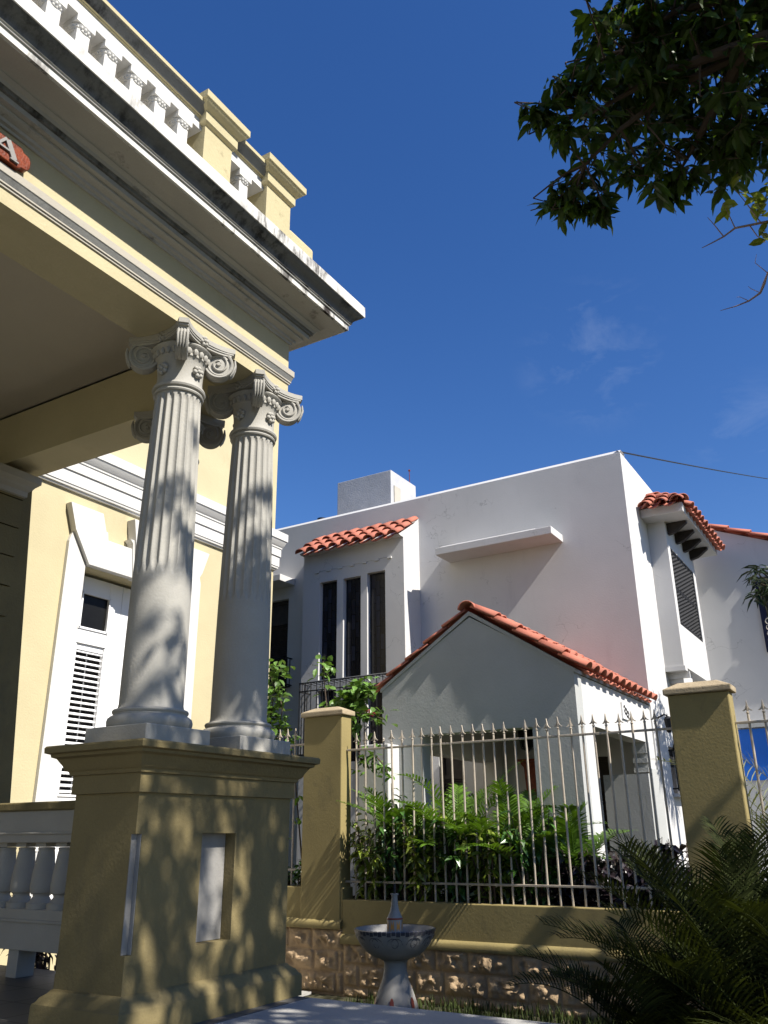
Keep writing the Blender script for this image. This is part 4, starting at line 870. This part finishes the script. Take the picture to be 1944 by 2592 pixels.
# ---- narrow-leaved tree reaching in before the far wing
nt_ = empty('narrow_leaf_tree', (12.6,.6,-1.5), 'narrow-leaved tree before the white wing window at the right edge', 'tree')
m_ = MB(); m_.tube([(12.6,.6,-1.5),(12.55,.7,1),(12.5,.9,2.6),(12.4,1.0,3.6)], [.09,.07,.05,.02], 8); m_.build('trunk', M['bark'], nt_)
m_ = MB(); P = []; Dd = []; br = MB()
for i in range(56):
    v = rand_dir(1)[0]; v /= np.linalg.norm(v); c = np.array([12.4,.92,3.05])+v*np.array([.6,.62,.55])*rng.uniform(.3,1); br.tube([(12.45,.92,2.95), tuple(c)], [.012,.004], 4, cap=False)
    for j in range(13): a = rng.uniform(0,2*PI); P.append(c+rng.normal(0,.03,3)); Dd.append((math.cos(a),math.sin(a),rng.uniform(-.6,.5)))
n = len(P); leafset(m_, np.array(P), Dd, rng.uniform(.16,.26,n), rng.uniform(.030,.042,n), .25); m_.build('crown', M['narrow'], nt_, recalc=False); br.build('branches', M['bark'], nt_)
# ---- grass under the wall
m_ = MB(); P = np.column_stack([rng.uniform(5.2,7.80,5200), rng.uniform(.2,4.9,5200), np.full(5200,-1.5)]); a = rng.uniform(0,2*PI,5200)
leafset(m_, P, np.column_stack([np.cos(a)*.5,np.sin(a)*.5,rng.uniform(.7,1.6,5200)]), rng.uniform(.05,.15,5200), .012, .2, ups=np.column_stack([np.cos(a),np.sin(a),np.zeros(5200)]))
tag(m_.build('grass', M['grass'], recalc=False), kind='stuff')

# ================================================================== LIGHT, SKY, CAMERA
sd = Vector((.10, 1, -1.05)).normalized()
sun = D.lights.new('sun', 'SUN'); sun.energy = 5.0; sun.angle = math.radians(.53); sun.color = (1,.95,.86)
so = D.objects.new('sun', sun); COL.objects.link(so); so.rotation_euler = sd.to_track_quat('-Z','Y').to_euler(); so.location = (-2,-8,12)
w = D.worlds.new('World'); SC.world = w; w.use_nodes = True; nt = w.node_tree
sk = nt.nodes.new('ShaderNodeTexSky'); sk.sky_type = 'NISHITA'; sk.sun_disc = False
el = math.asin(-sd.z); sk.sun_elevation = el; sk.sun_rotation = math.atan2(-sd.x, -sd.y)
sk.air_density = 1.0; sk.dust_density = .3; sk.ozone_density = 3.5; sk.altitude = 0
bgd = nt.nodes['Background']; bgd.inputs['Strength'].default_value = .081; hs = nt.nodes.new('ShaderNodeHueSaturation'); hs.inputs['Saturation'].default_value = 1.27; hs.inputs['Hue'].default_value = .512; nt.links.new(sk.outputs[0], hs.inputs['Color']); 
tcw = nt.nodes.new('ShaderNodeTexCoord'); nz = nt.nodes.new('ShaderNodeTexNoise'); nz.inputs['Scale'].default_value = 11; nz.inputs['Detail'].default_value = 7; nz.inputs['Roughness'].default_value = .62; nz.inputs['Distortion'].default_value = .5
mpw = nt.nodes.new('ShaderNodeMapping'); mpw.inputs['Scale'].default_value = (1,1,2.2); nt.links.new(tcw.outputs['Generated'], mpw.inputs['Vector']); nt.links.new(mpw.outputs[0], nz.inputs['Vector'])
CL0, CL1 = (.8344,.2210,.5048), (.9114,.0827,.4032)
def cloud(dirv, size, amt):      # a small wisp of cirrus in one direction of the sky
    dp = nt.nodes.new('ShaderNodeVectorMath'); dp.operation = 'DOT_PRODUCT'; dp.inputs[1].default_value = Vector(dirv).normalized(); nt.links.new(tcw.outputs['Generated'], dp.inputs[0])
    mr = nt.nodes.new('ShaderNodeMapRange'); mr.interpolation_type = 'SMOOTHSTEP'; mr.inputs['From Min'].default_value = math.cos(size); mr.inputs['From Max'].default_value = 1; mr.inputs['To Max'].default_value = amt; nt.links.new(dp.outputs['Value'], mr.inputs['Value']); return mr.outputs[0]
ad = nt.nodes.new('ShaderNodeMath'); nt.links.new(cloud(CL0, .10, .15), ad.inputs[0]); nt.links.new(cloud(CL1, .08, .12), ad.inputs[1])
nr = nt.nodes.new('ShaderNodeMapRange'); nr.inputs['From Min'].default_value = .48; nr.inputs['From Max'].default_value = .85; nt.links.new(nz.outputs['Fac'], nr.inputs['Value'])
mu = nt.nodes.new('ShaderNodeMath'); mu.operation = 'MULTIPLY'; nt.links.new(ad.outputs[0], mu.inputs[0]); nt.links.new(nr.outputs[0], mu.inputs[1])
mxw = nt.nodes.new('ShaderNodeMix'); mxw.data_type = 'RGBA'; nt.links.new(mu.outputs[0], mxw.inputs[0]); nt.links.new(hs.outputs[0], mxw.inputs[6]); mxw.inputs[7].default_value = (5.5,6.2,7.2,1); nt.links.new(mxw.outputs[2], bgd.inputs['Color'])
cam = D.cameras.new('camera'); co = D.objects.new('camera', cam); COL.objects.link(co); SC.camera = co
F_, TILT, ROLL, YAW = 2127.6, .36544, -.010020, .54179
Fv = Vector((math.cos(YAW)*math.cos(TILT), math.sin(YAW)*math.cos(TILT), math.sin(TILT))); Rv = Vector((math.sin(YAW), -math.cos(YAW), 0)); Uv = Rv.cross(Fv)
R2 = Rv*math.cos(ROLL)+Uv*math.sin(ROLL); U2 = Uv*math.cos(ROLL)-Rv*math.sin(ROLL)
co.matrix_world = Matrix(((R2.x,U2.x,-Fv.x,0),(R2.y,U2.y,-Fv.y,0),(R2.z,U2.z,-Fv.z,0),(0,0,0,1)))
cam.sensor_fit = 'VERTICAL'; cam.sensor_height = 24; cam.lens = F_/2592*24; cam.clip_end = 1000; cam.clip_start = .05
for o in list(SC.objects):
    if o.parent is None: o.location.z += H
SC.render.engine = 'CYCLES'; SC.cycles.use_denoising = True; SC.cycles.max_bounces = 8; SC.cycles.sample_clamp_indirect = 6
SC.view_settings.view_transform = 'Standard'; SC.view_settings.look = 'None'; SC.view_settings.exposure = .85; SC.view_settings.gamma = 1
SC.render.resolution_x = 768; SC.render.resolution_y = 1024
